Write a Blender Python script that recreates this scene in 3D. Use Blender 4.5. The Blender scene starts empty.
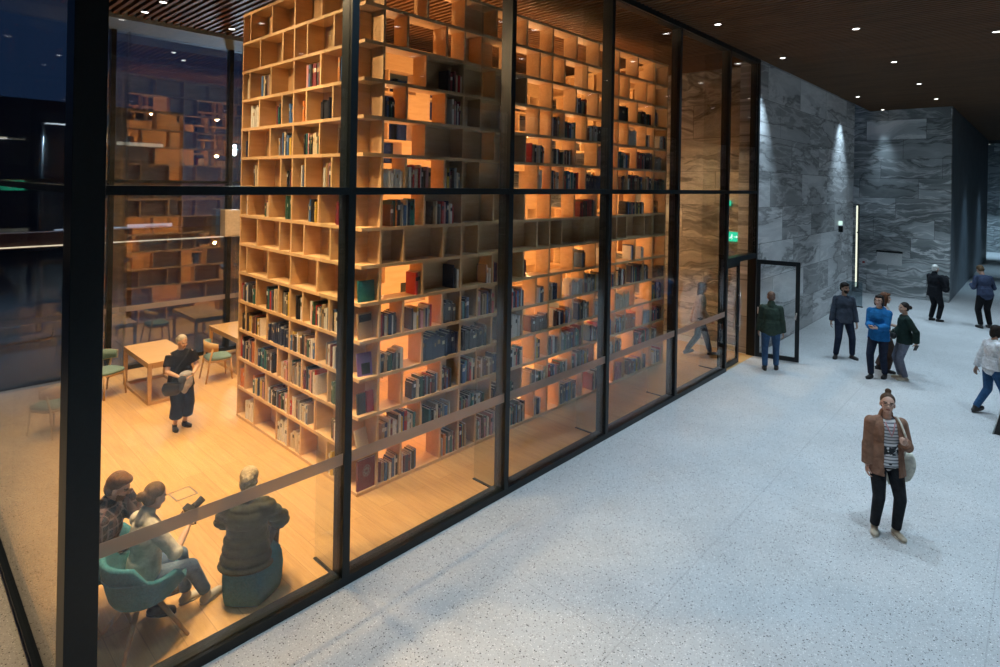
import bpy, bmesh, math, random
from mathutils import Vector, Matrix, Euler
R = math.radians
rnd = random.Random(7)
scene = bpy.context.scene
COL = scene.collection

# ------------------------------------------------------------------ materials
def nt(name):
    m = bpy.data.materials.new(name); m.use_nodes = True
    t = m.node_tree; t.nodes.clear()
    o = t.nodes.new('ShaderNodeOutputMaterial')
    return m, t, o
def N(t, typ, **kw):
    n = t.nodes.new(typ)
    for k, v in kw.items(): setattr(n, k, v)
    return n
def setin(n, **kw):
    for k, v in kw.items(): n.inputs[k.replace('_', ' ')].default_value = v
def mth(t, op, a, b=None, c=None):
    n = N(t, 'ShaderNodeMath', operation=op)
    for i, x in enumerate((a, b, c)):
        if x is None: continue
        if isinstance(x, (int, float)): n.inputs[i].default_value = x
        else: t.links.new(x, n.inputs[i])
    return n.outputs[0]
def ramp(t, fac, stops):
    n = N(t, 'ShaderNodeValToRGB')
    e = n.color_ramp.elements
    while len(e) < len(stops): e.new(0.5)
    for el, (p, c) in zip(e, stops):
        el.position = p; el.color = (c[0], c[1], c[2], 1)
    t.links.new(fac, n.inputs[0]); return n.outputs[0]
def objco(t):
    return N(t, 'ShaderNodeTexCoord').outputs['Object']
def mapping(t, vec, loc=(0,0,0), rot=(0,0,0), scale=(1,1,1)):
    n = N(t, 'ShaderNodeMapping'); n.inputs['Location'].default_value = loc
    n.inputs['Rotation'].default_value = rot; n.inputs['Scale'].default_value = scale
    t.links.new(vec, n.inputs['Vector']); return n.outputs[0]
def noise(t, vec, scale, detail=3, rough=.5, dist=0):
    n = N(t, 'ShaderNodeTexNoise'); setin(n, Scale=scale, Detail=detail, Roughness=rough, Distortion=dist)
    t.links.new(vec, n.inputs['Vector']); return n.outputs['Fac']
def mixc(t, fac, a, b, mode='MIX'):
    n = N(t, 'ShaderNodeMix', data_type='RGBA', blend_type=mode)
    for i, x in ((0, fac), (6, a), (7, b)):
        if isinstance(x, (int, float)): n.inputs[i].default_value = x
        elif isinstance(x, tuple): n.inputs[i].default_value = (x[0], x[1], x[2], 1)
        else: t.links.new(x, n.inputs[i])
    return n.outputs[2]
def bsdf(t, o, color, rough=.5, metal=0, spec=.5, bump=None, bstr=.2, bdist=.01):
    b = N(t, 'ShaderNodeBsdfPrincipled')
    if isinstance(color, tuple): b.inputs['Base Color'].default_value = (*color[:3], 1)
    else: t.links.new(color, b.inputs['Base Color'])
    if isinstance(rough, (int, float)): b.inputs['Roughness'].default_value = rough
    else: t.links.new(rough, b.inputs['Roughness'])
    b.inputs['Metallic'].default_value = metal
    b.inputs['Specular IOR Level'].default_value = spec
    if bump is not None:
        bn = N(t, 'ShaderNodeBump'); bn.inputs['Strength'].default_value = bstr
        bn.inputs['Distance'].default_value = bdist
        t.links.new(bump, bn.inputs['Height']); t.links.new(bn.outputs[0], b.inputs['Normal'])
    t.links.new(b.outputs[0], o.inputs[0]); return b
def plain(name, c, rough=.5, metal=0, spec=.5, var=.12, nscale=30):
    m, t, o = nt(name)
    nz = noise(t, objco(t), nscale, 3)
    lo = tuple(x*(1-var) for x in c); hi = tuple(min(1, x*(1+var)) for x in c)
    bsdf(t, o, ramp(t, nz, [(.3, lo), (.7, hi)]), rough, metal, spec)
    return m
def fabric(name, c, var=.25, nscale=14, rough=.9, bstr=.35, bdist=.01):
    m, t, o = nt(name); co = objco(t)
    nz = noise(t, co, nscale, 4, .6, .6)
    lo = tuple(x*(1-var) for x in c); hi = tuple(min(1, x*(1+var)) for x in c)
    bsdf(t, o, ramp(t, nz, [(.3, lo), (.7, hi)]), rough, 0, .2, bump=nz, bstr=bstr, bdist=bdist*3)
    return m
def emis(name, c, s):
    m, t, o = nt(name); e = N(t, 'ShaderNodeEmission')
    e.inputs[0].default_value = (*c, 1); e.inputs[1].default_value = s
    t.links.new(e.outputs[0], o.inputs[0]); return m
def glass(name, tint, refl=1.0, base=.04):
    m, t, o = nt(name)
    g = N(t, 'ShaderNodeNewGeometry')
    d = N(t, 'ShaderNodeVectorMath', operation='DOT_PRODUCT')
    t.links.new(g.outputs['Normal'], d.inputs[0]); t.links.new(g.outputs['Incoming'], d.inputs[1])
    a = mth(t, 'ABSOLUTE', d.outputs['Value'])
    f = mth(t, 'MULTIPLY_ADD', mth(t, 'POWER', mth(t, 'SUBTRACT', 1.0, a), 5.0), 1-base, base)
    f = mth(t, 'MINIMUM', mth(t, 'MULTIPLY', f, refl), 1.0)
    tr = N(t, 'ShaderNodeBsdfTransparent'); tr.inputs[0].default_value = (*tint, 1)
    gl = N(t, 'ShaderNodeBsdfGlossy'); gl.inputs['Roughness'].default_value = .015
    mx = N(t, 'ShaderNodeMixShader'); t.links.new(f, mx.inputs[0])
    t.links.new(tr.outputs[0], mx.inputs[1]); t.links.new(gl.outputs[0], mx.inputs[2])
    t.links.new(mx.outputs[0], o.inputs[0]); return m

def wood_mat(name, lo, hi, axis='z', scale=3, rough=.5):
    m, t, o = nt(name); co = objco(t)
    sc = {'x': (.12, 1, 1), 'y': (1, .12, 1), 'z': (1, 1, .12)}[axis]
    v = mapping(t, co, scale=sc)
    nz = noise(t, v, scale*6, 5, .6, .8)
    bsdf(t, o, ramp(t, nz, [(.25, lo), (.75, hi)]), rough, 0, .35, bump=nz, bstr=.05)
    return m
M = {}
M['birch'] = wood_mat('birch_plywood', (.56, .36, .175), (.68, .46, .25), 'x')
M['oak_furn'] = wood_mat('oak_furniture', (.50, .31, .13), (.64, .42, .2), 'x')
M['leg_wood'] = wood_mat('ash_leg', (.40, .26, .14), (.52, .36, .21), 'z')
M['frame'] = plain('dark_steel', (.006, .011, .014), .38, .0, .35)
M['glass'] = glass('clear_glass', (.965, .975, .975), 1.25)
M['backglass'] = glass('night_glass', (.9, .93, .95), 4.2)
M['finglass'] = glass('fin_glass', (.93, .95, .94), 1.0)
M['black'] = plain('black_plastic', (.012, .012, .013), .5)
M['white'] = plain('white_paint', (.75, .75, .74), .5)
M['steel'] = plain('brushed_steel', (.62, .62, .62), .3, 1)
M['brass'] = plain('brass', (.7, .48, .25), .3, 1)
M['paper'] = plain('paper_block', (.74, .68, .56), .8)
M['plaster'] = plain('blue_lit_plaster', (.15, .22, .31), .8)  # bluish light of the outdoor flood is put into this colour
M['lamp'] = emis('lamp_white', (1, .97, .92), 8)
M['green'] = emis('exit_green', (.03, .62, .34), 1.6)
M['signwhite'] = emis('exit_white', (.8, 1, .9), 2.2)
M['flood'] = emis('flood_led', (.75, .88, 1), 90)
M['line_glow'] = emis('reflected_glow', (1, .86, .6), 1.1)  # glow of the line that imitates a reflection

# terrazzo
m, t, o = nt('terrazzo'); co = objco(t)
def chips(scale, thr, seed):
    v = N(t, 'ShaderNodeTexVoronoi'); setin(v, Scale=scale)
    t.links.new(mapping(t, co, loc=(seed, seed*1.7, 0), scale=(1, 1, 0)), v.inputs['Vector'])
    s = N(t, 'ShaderNodeSeparateColor'); t.links.new(v.outputs['Color'], s.inputs[0])
    small = mth(t, 'LESS_THAN', v.outputs['Distance'], .36)
    return mth(t, 'MULTIPLY', small, mth(t, 'LESS_THAN', s.outputs[0], thr)), s.outputs[1]
c1, g1 = chips(52, .2, 3.1); c2, g2 = chips(80, .5, 9.2); c3, g3 = chips(66, .2, 17.3)
base = ramp(t, noise(t, co, 1.1, 5, .6), [(.3, (.44, .45, .455)), (.7, (.53, .54, .545))])
col = mixc(t, c2, base, ramp(t, g2, [(.2, (.26, .26, .27)), (.8, (.64, .64, .64))]))
col = mixc(t, c3, col, (.74, .74, .73))
col = mixc(t, c1, col, ramp(t, g1, [(.35, (.06, .06, .065)), (.6, (.3, .29, .28))]))
# slab joints every 2.4 m
brk = N(t, 'ShaderNodeTexBrick'); setin(brk, Scale=1.0, Mortar_Size=.006, Mortar_Smooth=0, Brick_Width=3.6, Row_Height=2.345)
brk.offset = 0; t.links.new(co, brk.inputs['Vector'])
col = mixc(t, mth(t, 'MULTIPLY', brk.outputs['Fac'], .3), col, (.2, .2, .21))
bsdf(t, o, col, .42, 0, .4)
M['terrazzo'] = m

# oak floor, boards along v
m, t, o = nt('oak_floor'); co = objco(t)
v = mapping(t, co, rot=(0, 0, R(90)))
brk = N(t, 'ShaderNodeTexBrick'); setin(brk, Scale=1.0, Mortar_Size=.0025, Mortar_Smooth=.1, Brick_Width=2.4, Row_Height=.24)
brk.inputs['Color1'].default_value = (0, 0, 0, 1); brk.inputs['Color2'].default_value = (1, 1, 1, 1)
brk.inputs['Mortar'].default_value = (.5, .5, .5, 1)
brk.offset = .37; t.links.new(v, brk.inputs['Vector'])
tone = ramp(t, brk.outputs['Color'], [(0, (.50, .30, .115)), (1, (.65, .42, .18))])
gr = noise(t, mapping(t, co, scale=(1, .07, 1)), 22, 5, .6, .6)
col = mixc(t, .55, tone, ramp(t, gr, [(.3, (.42, .25, .095)), (.7, (.66, .43, .19))]))
col = mixc(t, mth(t, 'MULTIPLY', brk.outputs['Fac'], .6), col, (.2, .11, .05))
bsdf(t, o, col, ramp(t, gr, [(.3, (.38,)*3), (.7, (.5,)*3)]), 0, .4, bump=gr, bstr=.04)
M['oak'] = m

# slatted ceiling timber
m, t, o = nt('ceiling_slats'); co = objco(t)
gr = noise(t, mapping(t, co, scale=(3, .12, 3)), 5, 5, .6, .4)
bsdf(t, o, ramp(t, gr, [(.3, (.10, .05, .024)), (.7, (.19, .095, .043))]), .55, 0, .3)
M['slat'] = m
M['void'] = plain('ceiling_void', (.008, .007, .006), .9)

# veined stone slabs; h = axis that runs along the wall
def stone(name, axis, bw, bh, dark, mid, light, tilt):
    m, t, o = nt(name); co = objco(t)
    s = N(t, 'ShaderNodeSeparateXYZ'); t.links.new(co, s.inputs[0])
    hx = s.outputs[0] if axis == 'x' else s.outputs[1]
    z = s.outputs[2]
    row = mth(t, 'FLOOR', mth(t, 'DIVIDE', z, bh))
    hh = mth(t, 'ADD', mth(t, 'DIVIDE', hx, bw), mth(t, 'MULTIPLY', row, .37))
    colm = mth(t, 'FLOOR', hh)
    idv = N(t, 'ShaderNodeCombineXYZ'); t.links.new(row, idv.inputs[0]); t.links.new(colm, idv.inputs[1])
    wn = N(t, 'ShaderNodeTexWhiteNoise', noise_dimensions='2D'); t.links.new(idv.outputs[0], wn.inputs['Vector'])
    rv = wn.outputs['Value']
    v = N(t, 'ShaderNodeCombineXYZ'); t.links.new(hx, v.inputs[0]); t.links.new(z, v.inputs[1])
    t.links.new(mth(t, 'MULTIPLY', mth(t, 'FLOOR', mth(t, 'MULTIPLY', rv, 5.0)), 7.3), v.inputs[2])
    vv = mapping(t, v.outputs[0], rot=(0, 0, tilt), scale=(.20, 1.0, 1))
    warp = noise(t, v.outputs[0], .45, 3, .55)
    wv = N(t, 'ShaderNodeVectorMath', operation='ADD'); t.links.new(vv, wv.inputs[0])
    wc = N(t, 'ShaderNodeCombineXYZ'); t.links.new(mth(t, 'MULTIPLY', warp, 1.5 if axis == 'y' else .5), wc.inputs[1])
    t.links.new(wc.outputs[0], wv.inputs[1])
    n1 = noise(t, wv.outputs[0], .95, 10, .6, .35)
    n2 = noise(t, wv.outputs[0], 2.4, 8, .62, .5)
    vein = mth(t, 'ABSOLUTE', mth(t, 'SUBTRACT', n2, .52))
    c = ramp(t, n1, [(.32, dark), (.46, mid), (.56, tuple(x*1.3 for x in mid)), (.66, light)])
    c = mixc(t, ramp(t, vein, [(0, (.8,)*3), (.05, (0, 0, 0))]), c, light)
    c = mixc(t, ramp(t, n1, [(.47, (0,)*3), (.5, (.75,)*3), (.52, (0,)*3)]), c, tuple(x*.5 for x in dark))
    tone = mth(t, 'MULTIPLY_ADD', rv, .5, .72)
    tc = N(t, 'ShaderNodeCombineColor')
    for i in range(3): t.links.new(tone, tc.inputs[i])
    c = mixc(t, 1.0, c, tc.outputs[0], 'MULTIPLY')
    fz = mth(t, 'FRACT', mth(t, 'DIVIDE', z, bh)); fh = mth(t, 'FRACT', hh)
    j = mth(t, 'MAXIMUM', mth(t, 'LESS_THAN', fz, .011), mth(t, 'LESS_THAN', fh, .005))
    c = mixc(t, mth(t, 'MULTIPLY', j, .85), c, (.02, .02, .022))
    bsdf(t, o, c, .5, 0, .4, bump=n2, bstr=.12)
    return m
M['stone_x'] = stone('quartzite_long', 'x', 2.6, .88, (.26, .265, .27), (.48, .485, .49), (.80, .80, .80), R(-38))
M['stone_y'] = stone('quartzite_far', 'y', 1.9, .74, (.18, .20, .205), (.43, .46, .465), (.9, .91, .91), R(7))
M['stone_side'] = plain('honed_stone', (.2, .24, .28), .5, 0, .4, .15, 1.2)
M['stone_end'] = stone('quartzite_inner', 'y', 2.4, .88, (.12, .11, .10), (.3, .28, .25), (.62, .58, .52), R(24))

m, t, o = nt('frosted_band')
d = N(t, 'ShaderNodeBsdfDiffuse'); d.inputs[0].default_value = (.62, .53, .47, 1)
tl = N(t, 'ShaderNodeBsdfTranslucent'); tl.inputs[0].default_value = (.62, .54, .48, 1)
tr = N(t, 'ShaderNodeBsdfTransparent'); tr.inputs[0].default_value = (.9, .9, .9, 1)
a = N(t, 'ShaderNodeMixShader'); a.inputs[0].default_value = .5
t.links.new(d.outputs[0], a.inputs[1]); t.links.new(tl.outputs[0], a.inputs[2])
b = N(t, 'ShaderNodeMixShader'); b.inputs[0].default_value = .3
t.links.new(a.outputs[0], b.inputs[1]); t.links.new(tr.outputs[0], b.inputs[2]); t.links.new(b.outputs[0], o.inputs[0])
M['band'] = m

# ------------------------------------------------------------------ mesh helpers
def new_obj(name, me, parent=None):
    ob = bpy.data.objects.new(name, me); COL.objects.link(ob)
    if parent is not None: ob.parent = parent
    return ob
class MB:
    def __init__(s): s.bm = bmesh.new(); s.mi = 0
    def box(s, x0, x1, y0, y1, z0, z1, mi=None):
        vs = [s.bm.verts.new((x, y, z)) for x in (x0, x1) for y in (y0, y1) for z in (z0, z1)]
        for f in ((0,1,3,2), (4,6,7,5), (0,4,5,1), (2,3,7,6), (0,2,6,4), (1,5,7,3)):
            fc = s.bm.faces.new([vs[i] for i in f]); fc.material_index = s.mi if mi is None else mi
        return vs
    def obox(s, mat, dims, mi=None):
        vs = s.box(-dims[0]/2, dims[0]/2, -dims[1]/2, dims[1]/2, -dims[2]/2, dims[2]/2, mi)
        for v in vs: v.co = mat @ v.co
        return vs
    def tube(s, pts, rad, seg=10, cap=True, mi=None):
        pts = [Vector(p) for p in pts]; n = len(pts)
        rads = rad if isinstance(rad, (list, tuple)) else [rad]*n
        rings = []
        up = None
        for i, p in enumerate(pts):
            d = (pts[min(i+1, n-1)] - pts[max(i-1, 0)]).normalized()
            if up is None: up = Vector((0, 0, 1)) if abs(d.z) < .9 else Vector((1, 0, 0))
            a = d.cross(up).normalized(); b = a.cross(d).normalized(); up = b
            rings.append([s.bm.verts.new(p + (a*math.cos(q)+b*math.sin(q))*rads[i]) for q in [2*math.pi*k/seg for k in range(seg)]])
        for r0, r1 in zip(rings, rings[1:]):
            for k in range(seg):
                f = s.bm.faces.new((r0[k], r0[(k+1) % seg], r1[(k+1) % seg], r1[k])); f.smooth = True
                f.material_index = s.mi if mi is None else mi
        if cap:
            for r_ in (rings[0][::-1], rings[-1]):
                f = s.bm.faces.new(r_); f.material_index = s.mi if mi is None else mi
    def capsule(s, p0, p1, r0, r1, seg=12):
        p0, p1 = Vector(p0), Vector(p1); d = p1-p0; L = d.length
        d = d/L if L > 1e-6 else Vector((0, 0, 1))
        pts, rr = [], []
        for k in range(5):
            a = math.pi/2*k/4*.98+.03; pts.append(p0-d*r0*math.cos(a)); rr.append(r0*math.sin(a))
        for k in range(5):
            a = math.pi/2*(1-k/4)*.98+.03; pts.append(p1+d*r1*math.cos(a)); rr.append(r1*math.sin(a))
        s.tube(pts, rr, seg)
    def ell(s, c, r, rot=None, sub=2):
        res = bmesh.ops.create_icosphere(s.bm, subdivisions=sub, radius=1)
        mat = Matrix.Translation(Vector(c)) @ (rot.to_4x4() if rot is not None else Matrix()) @ Matrix.Diagonal((*r, 1))
        for v in res['verts']:
            v.co = mat @ v.co
            for f in v.link_faces: f.smooth = True; f.material_index = s.mi
    def lathe(s, prof, seg=24, center=(0, 0, 0), mi=None):
        rings = [[s.bm.verts.new((center[0]+r*math.cos(2*math.pi*k/seg), center[1]+r*math.sin(2*math.pi*k/seg), center[2]+z)) for k in range(seg)] for r, z in prof]
        for r0, r1 in zip(rings, rings[1:]):
            for k in range(seg):
                f = s.bm.faces.new((r0[k], r0[(k+1) % seg], r1[(k+1) % seg], r1[k])); f.smooth = True
                f.material_index = s.mi if mi is None else mi
        s.bm.faces.new(rings[0][::-1]).material_index = s.mi if mi is None else mi
        s.bm.faces.new(rings[-1]).material_index = s.mi if mi is None else mi
    def mesh(s, name, mats, bevel=0):
        if bevel: bmesh.ops.bevel(s.bm, geom=s.bm.edges[:], offset=bevel, segments=2, affect='EDGES', profile=.6)
        bmesh.ops.recalc_face_normals(s.bm, faces=s.bm.faces[:])
        me = bpy.data.meshes.new(name); s.bm.to_mesh(me); s.bm.free()
        for m_ in (mats if isinstance(mats, (list, tuple)) else [mats]): me.materials.append(m_)
        return me
    def build(s, name, mats, parent=None, bevel=0):
        return new_obj(name, s.mesh(name, mats, bevel), parent)
def tag(o, label, cat, group=None):
    o['label'] = label; o['category'] = cat
    if group: o['group'] = group
    return o
def empty(name, loc=(0, 0, 0), rz=0):
    o = bpy.data.objects.new(name, None); COL.objects.link(o); o.location = loc; o.rotation_euler = (0, 0, rz); o.empty_display_size = .1
    return o
def structure(o): o['kind'] = 'structure'; return o
def box_obj(name, b, mat, parent=None, bevel=0):
    mb = MB(); mb.box(*b); return mb.build(name, mat, parent, bevel)
def remesh(mb, name, mats, voxel, smooth=3, fac=.5):
    """one continuous surface out of overlapping volumes"""
    me = mb.mesh(name+'_raw', mats)
    ob = bpy.data.objects.new('tmp_volume', me); COL.objects.link(ob)
    r = ob.modifiers.new('r', 'REMESH'); r.mode = 'VOXEL'; r.voxel_size = voxel; r.use_smooth_shade = True
    if smooth:
        sm = ob.modifiers.new('s', 'SMOOTH'); sm.factor = fac; sm.iterations = smooth
    dg = bpy.context.evaluated_depsgraph_get()
    out = bpy.data.meshes.new_from_object(ob.evaluated_get(dg)); out.name = name
    bpy.data.objects.remove(ob); bpy.data.meshes.remove(me)
    out.materials.clear()
    for m_ in (mats if isinstance(mats, (list, tuple)) else [mats]): out.materials.append(m_)
    return out

# ------------------------------------------------------------------ camera (x runs along the glass front, y into the library)
cam = bpy.data.cameras.new('camera'); co_ = bpy.data.objects.new('camera', cam); COL.objects.link(co_)
cam.sensor_width = 36; cam.lens = .58197*36; cam.shift_x = 0; cam.shift_y = -.1503
yaw, roll = R(43.073), R(1.0419)
fw = Vector((math.cos(yaw), math.sin(yaw), 0)); rt = Vector((math.sin(yaw), -math.cos(yaw), 0)); up = Vector((0, 0, 1))
r2 = rt*math.cos(roll)+up*math.sin(roll); u2 = up*math.cos(roll)-rt*math.sin(roll)
mw = Matrix((r2, u2, -fw)).transposed().to_4x4(); mw.translation = (-.9, -5.002, 4.0)
co_.matrix_world = mw; cam.clip_start = .05; cam.clip_end = 300
scene.camera = co_

# ------------------------------------------------------------------ shell
H = 7.05; BAY = 2.345; VB = 8.85; UE = 14.0
mb = MB(); mb.box(-9, 60, -12, 0, -.2, 0); mb.box(-9, .03, 0, VB+.1, -.2, 0); mb.box(13.4, 60, 0, 8, -.2, 0)
structure(mb.build('lobby_floor', M['terrazzo']))
structure(box_obj('library_floor', (.03, 13.4, 0, VB, -.2, 0), M['oak']))
mb = MB()
mb.box(13.47, 23.05, 0, .45, 0, 7.4)
structure(mb.build('wall_right', M['stone_x']))
structure(box_obj('wall_end', (UE, UE+.3, .45, VB+.3, 0, 7.4), M['stone_end']))
structure(box_obj('wall_far', (25.4, 25.7, -2.56, 6, 0, 7.4), M['stone_y']))
structure(box_obj('wall_left', (25.7, 44, -2.56, -2.2, 0, 7.4), M['stone_side']))
structure(box_obj('wall_recess', (23.05, 25.4, 5, 5.3, 0, 7.4), M['stone_x']))
structure(box_obj('wall_corridor', (50, 50.4, -12, 6, 0, 7.4), M['stone_y']))
structure(box_obj('wall_front', (-9, 60, -12.4, -12, 0, 7.4), M['stone_x']))
# slatted ceilings: slats run across, from the lobby into the library
mb = MB()
u = -9.0
while u < 44:
    mb.box(u, u+.055, -12, -.03, H, H+.12); u += .13
mb.box(-9, 60, -12, 0.0, H+.2, H+.3, 1)
structure(mb.build('lobby_ceiling', [M['slat'], M['void']]))
mb = MB(); u = .1
while u < UE:
    mb.box(u, u+.055, .2, 7.75, H, H+.12); u += .13
mb.box(-.2, UE+.3, 0.0, 9.1, H+.2, H+.3, 1)
structure(mb.build('library_ceiling', [M['slat'], M['void']]))
structure(box_obj('ceiling_bulkhead', (0.0, UE, 7.78, VB+.2, 6.98, H+.15), M['plaster']))
# corner column and the head rail
structure(box_obj('trim_1', (.03, .235, -.02, .22, 0, H), M['frame'], bevel=.004))
structure(box_obj('trim_2', (.03, 13.47, -.03, .17, 6.96, H+.02), M['frame']))
structure(box_obj('trim_3', (13.38, 13.47, -.03, .17, 0, 6.96), M['frame']))

# ------------------------------------------------------------------ front glazing, one window per bay
def pane(parent, b, name='glass_pane', mat='glass'):
    return box_obj(name, b, M[mat], parent)
def fin(parent, u, v0, v1, z1):
    mb = MB(); mb.box(u-.012, u+.012, v0, v1, .012, z1); f = mb.build('glass_fin', M['finglass'], parent)
    mb = MB(); mb.box(u-.017, u+.017, v0, v1+.02, 0, .012); mb.build('fin_bracket', M['frame'], f)
for k in range(1, 7):
    w = empty('window_%d' % k, ((k-1)*BAY, 0, 0)); structure(w)
    x0 = .235-(k-1)*BAY if k == 1 else 0.0
    x1 = BAY if k < 6 else 13.38-(k-1)*BAY
    if k < 6:
        box_obj('mullion', (BAY-.08, BAY, -.02, .16, .0, 6.96), M['frame'], w)
        xe = x1-.08
        box_obj('sill_rail', (x0, xe, -.02, .16, 0, .085), M['frame'], w)
        box_obj('transom', (x0, xe, -.02, .13, 3.86, 3.932), M['frame'], w)
        pane(w, (x0, xe, .01, .034, .085, 3.86)); pane(w, (x0, xe, .01, .034, 3.932, 6.96))
        box_obj('frosted_band', (x0, xe, .004, .0095, 1.2, 1.31), M['band'], w)
        fin(w, BAY-.04, .17, .56, 6.95)
    else:
        box_obj('transom', (x0, x1, -.02, .13, 3.86, 3.932), M['frame'], w)
        box_obj('door_head', (x0, x1, -.02, .16, 2.33, 2.45), M['frame'], w)
        pane(w, (x0, x1, .01, .034, 2.45, 3.86)); pane(w, (x0, x1, .01, .034, 3.932, 6.96))
# double door: one leaf shut, one leaf swung out into the lobby
def door_leaf(name, wd, handles_both=True):
    e = structure(empty(name))
    mb = MB(); hz = 2.31
    mb.box(0, .09, -.025, .025, .02, hz); mb.box(wd-.09, wd, -.025, .025, .02, hz)
    mb.box(.09, wd-.09, -.025, .025, .02, .12); mb.box(.09, wd-.09, -.025, .025, hz-.1, hz)
    mb.build('door_frame', M['frame'], e, bevel=.003)
    pane(e, (.09, wd-.09, -.01, .01, .12, hz-.1), 'door_glass')
    return e
d1 = door_leaf('door_1', .92); d1.location = (13.33, -.06, 0); d1.rotation_euler = (0, 0, R(-76))
for s in (-1, 1):
    mb = MB(); y = s*.035
    mb.tube([(.82, y, 1.02), (.82, y+s*.05, 1.02), (.84, y+s*.06, 1.0), (.86, y+s*.06, 1.16)], .014)
    mb.tube([(.82, y+s*.05, 1.02), (.10, y+s*.05, 1.02), (.05, y+s*.03, 1.05), (.05, y+s*.03, 1.2)], .012)
    mb.build('push_bar', M['steel'], d1)
d2 = door_leaf('door_2', .82); d2.location = (11.76, .07, 0)
for s in (-1, 1):
    mb = MB(); y = s*.06
    mb.tube([(.76, y, .75), (.76, y, 1.65)], .015); mb.tube([(.76, s*.02, .85), (.76, y, .85)], .01); mb.tube([(.76, s*.02, 1.55), (.76, y, 1.55)], .01)
    mb.build('pull_handle', M['steel'], d2)

# side glazing (x = .03) and back glazing (y = VB)
prev = .22
for i, v1 in enumerate((2.3, 4.6, 6.9, VB-.1)):
    w = structure(empty('window_%d' % (7+i), (.03, prev, 0))); L = v1-prev-.004
    box_obj('sill_rail', (-.03, .10, 0, L, 0, .05), M['frame'], w)
    box_obj('transom', (0, .10, 0, L, 3.87, 3.925), M['frame'], w)
    box_obj('head_rail', (-.03, .10, 0, L, 6.93, 7.0), M['frame'], w)
    pane(w, (.0, .024, 0, L, .05, 3.87)); pane(w, (.0, .024, 0, L, 3.925, 6.93))
    prev = v1
for i in range(6):
    u0 = i*BAY; u1 = min(UE, u0+BAY)
    w = structure(empty('window_%d' % (11+i), (u0, VB, 0))); L = u1-u0
    box_obj('mullion', (L-.05, L+.04, -.06, .12, 0, 6.98), M['frame'], w)
    box_obj('sill_rail', (.04, L-.05, -.06, .12, 0, .09), M['frame'], w)
    box_obj('transom', (.04, L-.05, -.04, .08, 3.87, 3.93), M['frame'], w)
    pane(w, (.04, L-.05, 0, .024, .09, 3.87), mat='backglass'); pane(w, (.04, L-.05, 0, .024, 3.93, 6.98), mat='backglass')
    box_obj('frosted_band', (.04, L-.05, -.006, -.0005, 1.2, 1.31), M['band'], w)
    mb = MB(); mb.box(L+.16, L+.19, -.45, -.06, .01, 6.9); f = mb.build('glass_fin', M['finglass'], w)

# ------------------------------------------------------------------ bookcase
U0, V0, BL, BS, DEP = 3.28, 1.28, 8.09, 3.62, .30
BT, DT, P0, PZ = .045, .034, .022, .4795
zc = lambda k: P0+PZ*k
PL = {1: [.30, .68, 1.38, 1.735, 2.09, 2.79, 3.49, 3.84, 4.20, 4.9, 5.65, 6.01, 6.40, 7.13, 7.5, 8.073],
      0: [.30, 1.02, 1.735, 2.41, 3.15, 3.84, 4.55, 5.27, 6.01, 6.75, 7.5, 8.073]}
PS = {1: [.30, .75, 1.46, 1.84, 2.2, 2.96, 3.60], 0: [.30, 1.08, 1.84, 2.57, 3.33, 3.60]}
bc = empty('bookcase', (U0, V0, 0))
tag(bc, 'huge pale plywood bookcase tower full of books behind the glass front', 'bookcase')
for k in range(15):
    z0, z1 = zc(k)-BT/2, zc(k)+BT/2
    for b in ((0, BL, 0, DEP), (0, DEP, DEP, BS), (DEP, BL, BS-DEP, BS), (BL-DEP, BL, DEP, BS-DEP)):
        box_obj('shelf', (*b, z0, z1), M['birch'], bc)
divs, stuffd = [], MB()
for r in range(1, 15):
    par = r % 2; z0, z1 = zc(r-1)+BT/2, zc(r)-BT/2
    for s in PL[par]:
        divs.append((s, (s-DT/2, s+DT/2, .004, DEP-.004, z0, z1)))
    for s in PS[par]:
        divs.append((s*.8, (.004, DEP-.004, s-DT/2, s+DT/2, z0, z1)))
        stuffd.box(BL-DEP+.004, BL-.004, s-DT/2, s+DT/2, z0, z1)
    for s in PL[par]:
        stuffd.box(s-DT/2, s+DT/2, BS-DEP+.004, BS-.004, z0, z1)
divs.sort(key=lambda q: q[0])
for s, b in divs[:100]: box_obj('divider', b, M['birch'], bc)
for s, b in divs[100:]: stuffd.box(*b)
sd = stuffd.build('dividers', M['birch'], bc); sd['kind'] = 'stuff'
# back panels, merged into one board per run of cells
def cells(pos, first=0.0):
    return list(zip([first]+pos, pos))
pr = random.Random(3); farb = MB()
for r in range(1, 15):
    par = r % 2; z0, z1 = zc(r-1)+BT/2, zc(r)-BT/2
    runs = []
    if r == 7: runs = [(.30, 8.07)]
    elif r <= 12: runs = [(1.38 if par else 1.02, 3.15)]
    else: runs = [(1.9, 2.6)]
    for a, b in runs:
        box_obj('back_panel', (a, b, DEP-.022, DEP-.004, z0, z1), M['birch'], bc)
    for a, b in cells(PS[par])[1:]:
        w = b-a
        box_obj('back_panel', (DEP-.022, DEP-.004, a+DT/2+(w*.2 if w > .6 and r % 3 else 0), b-DT/2, z0, z1), M['birch'], bc)
    for a, b in cells(PL[par])[1:]:
        if pr.random() < (.62 if r < 12 else .4): farb.box(a+DT/2, b-DT/2, BS-DEP+.004, BS-DEP+.02, z0, z1)
    for a, b in cells(PS[par])[1:]:
        if pr.random() < .6: farb.box(BL-.022, BL-.004, a+DT/2, b-DT/2, z0, z1)
fo = farb.build('back_panels', M['birch'], bc); fo['kind'] = 'stuff'

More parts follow.
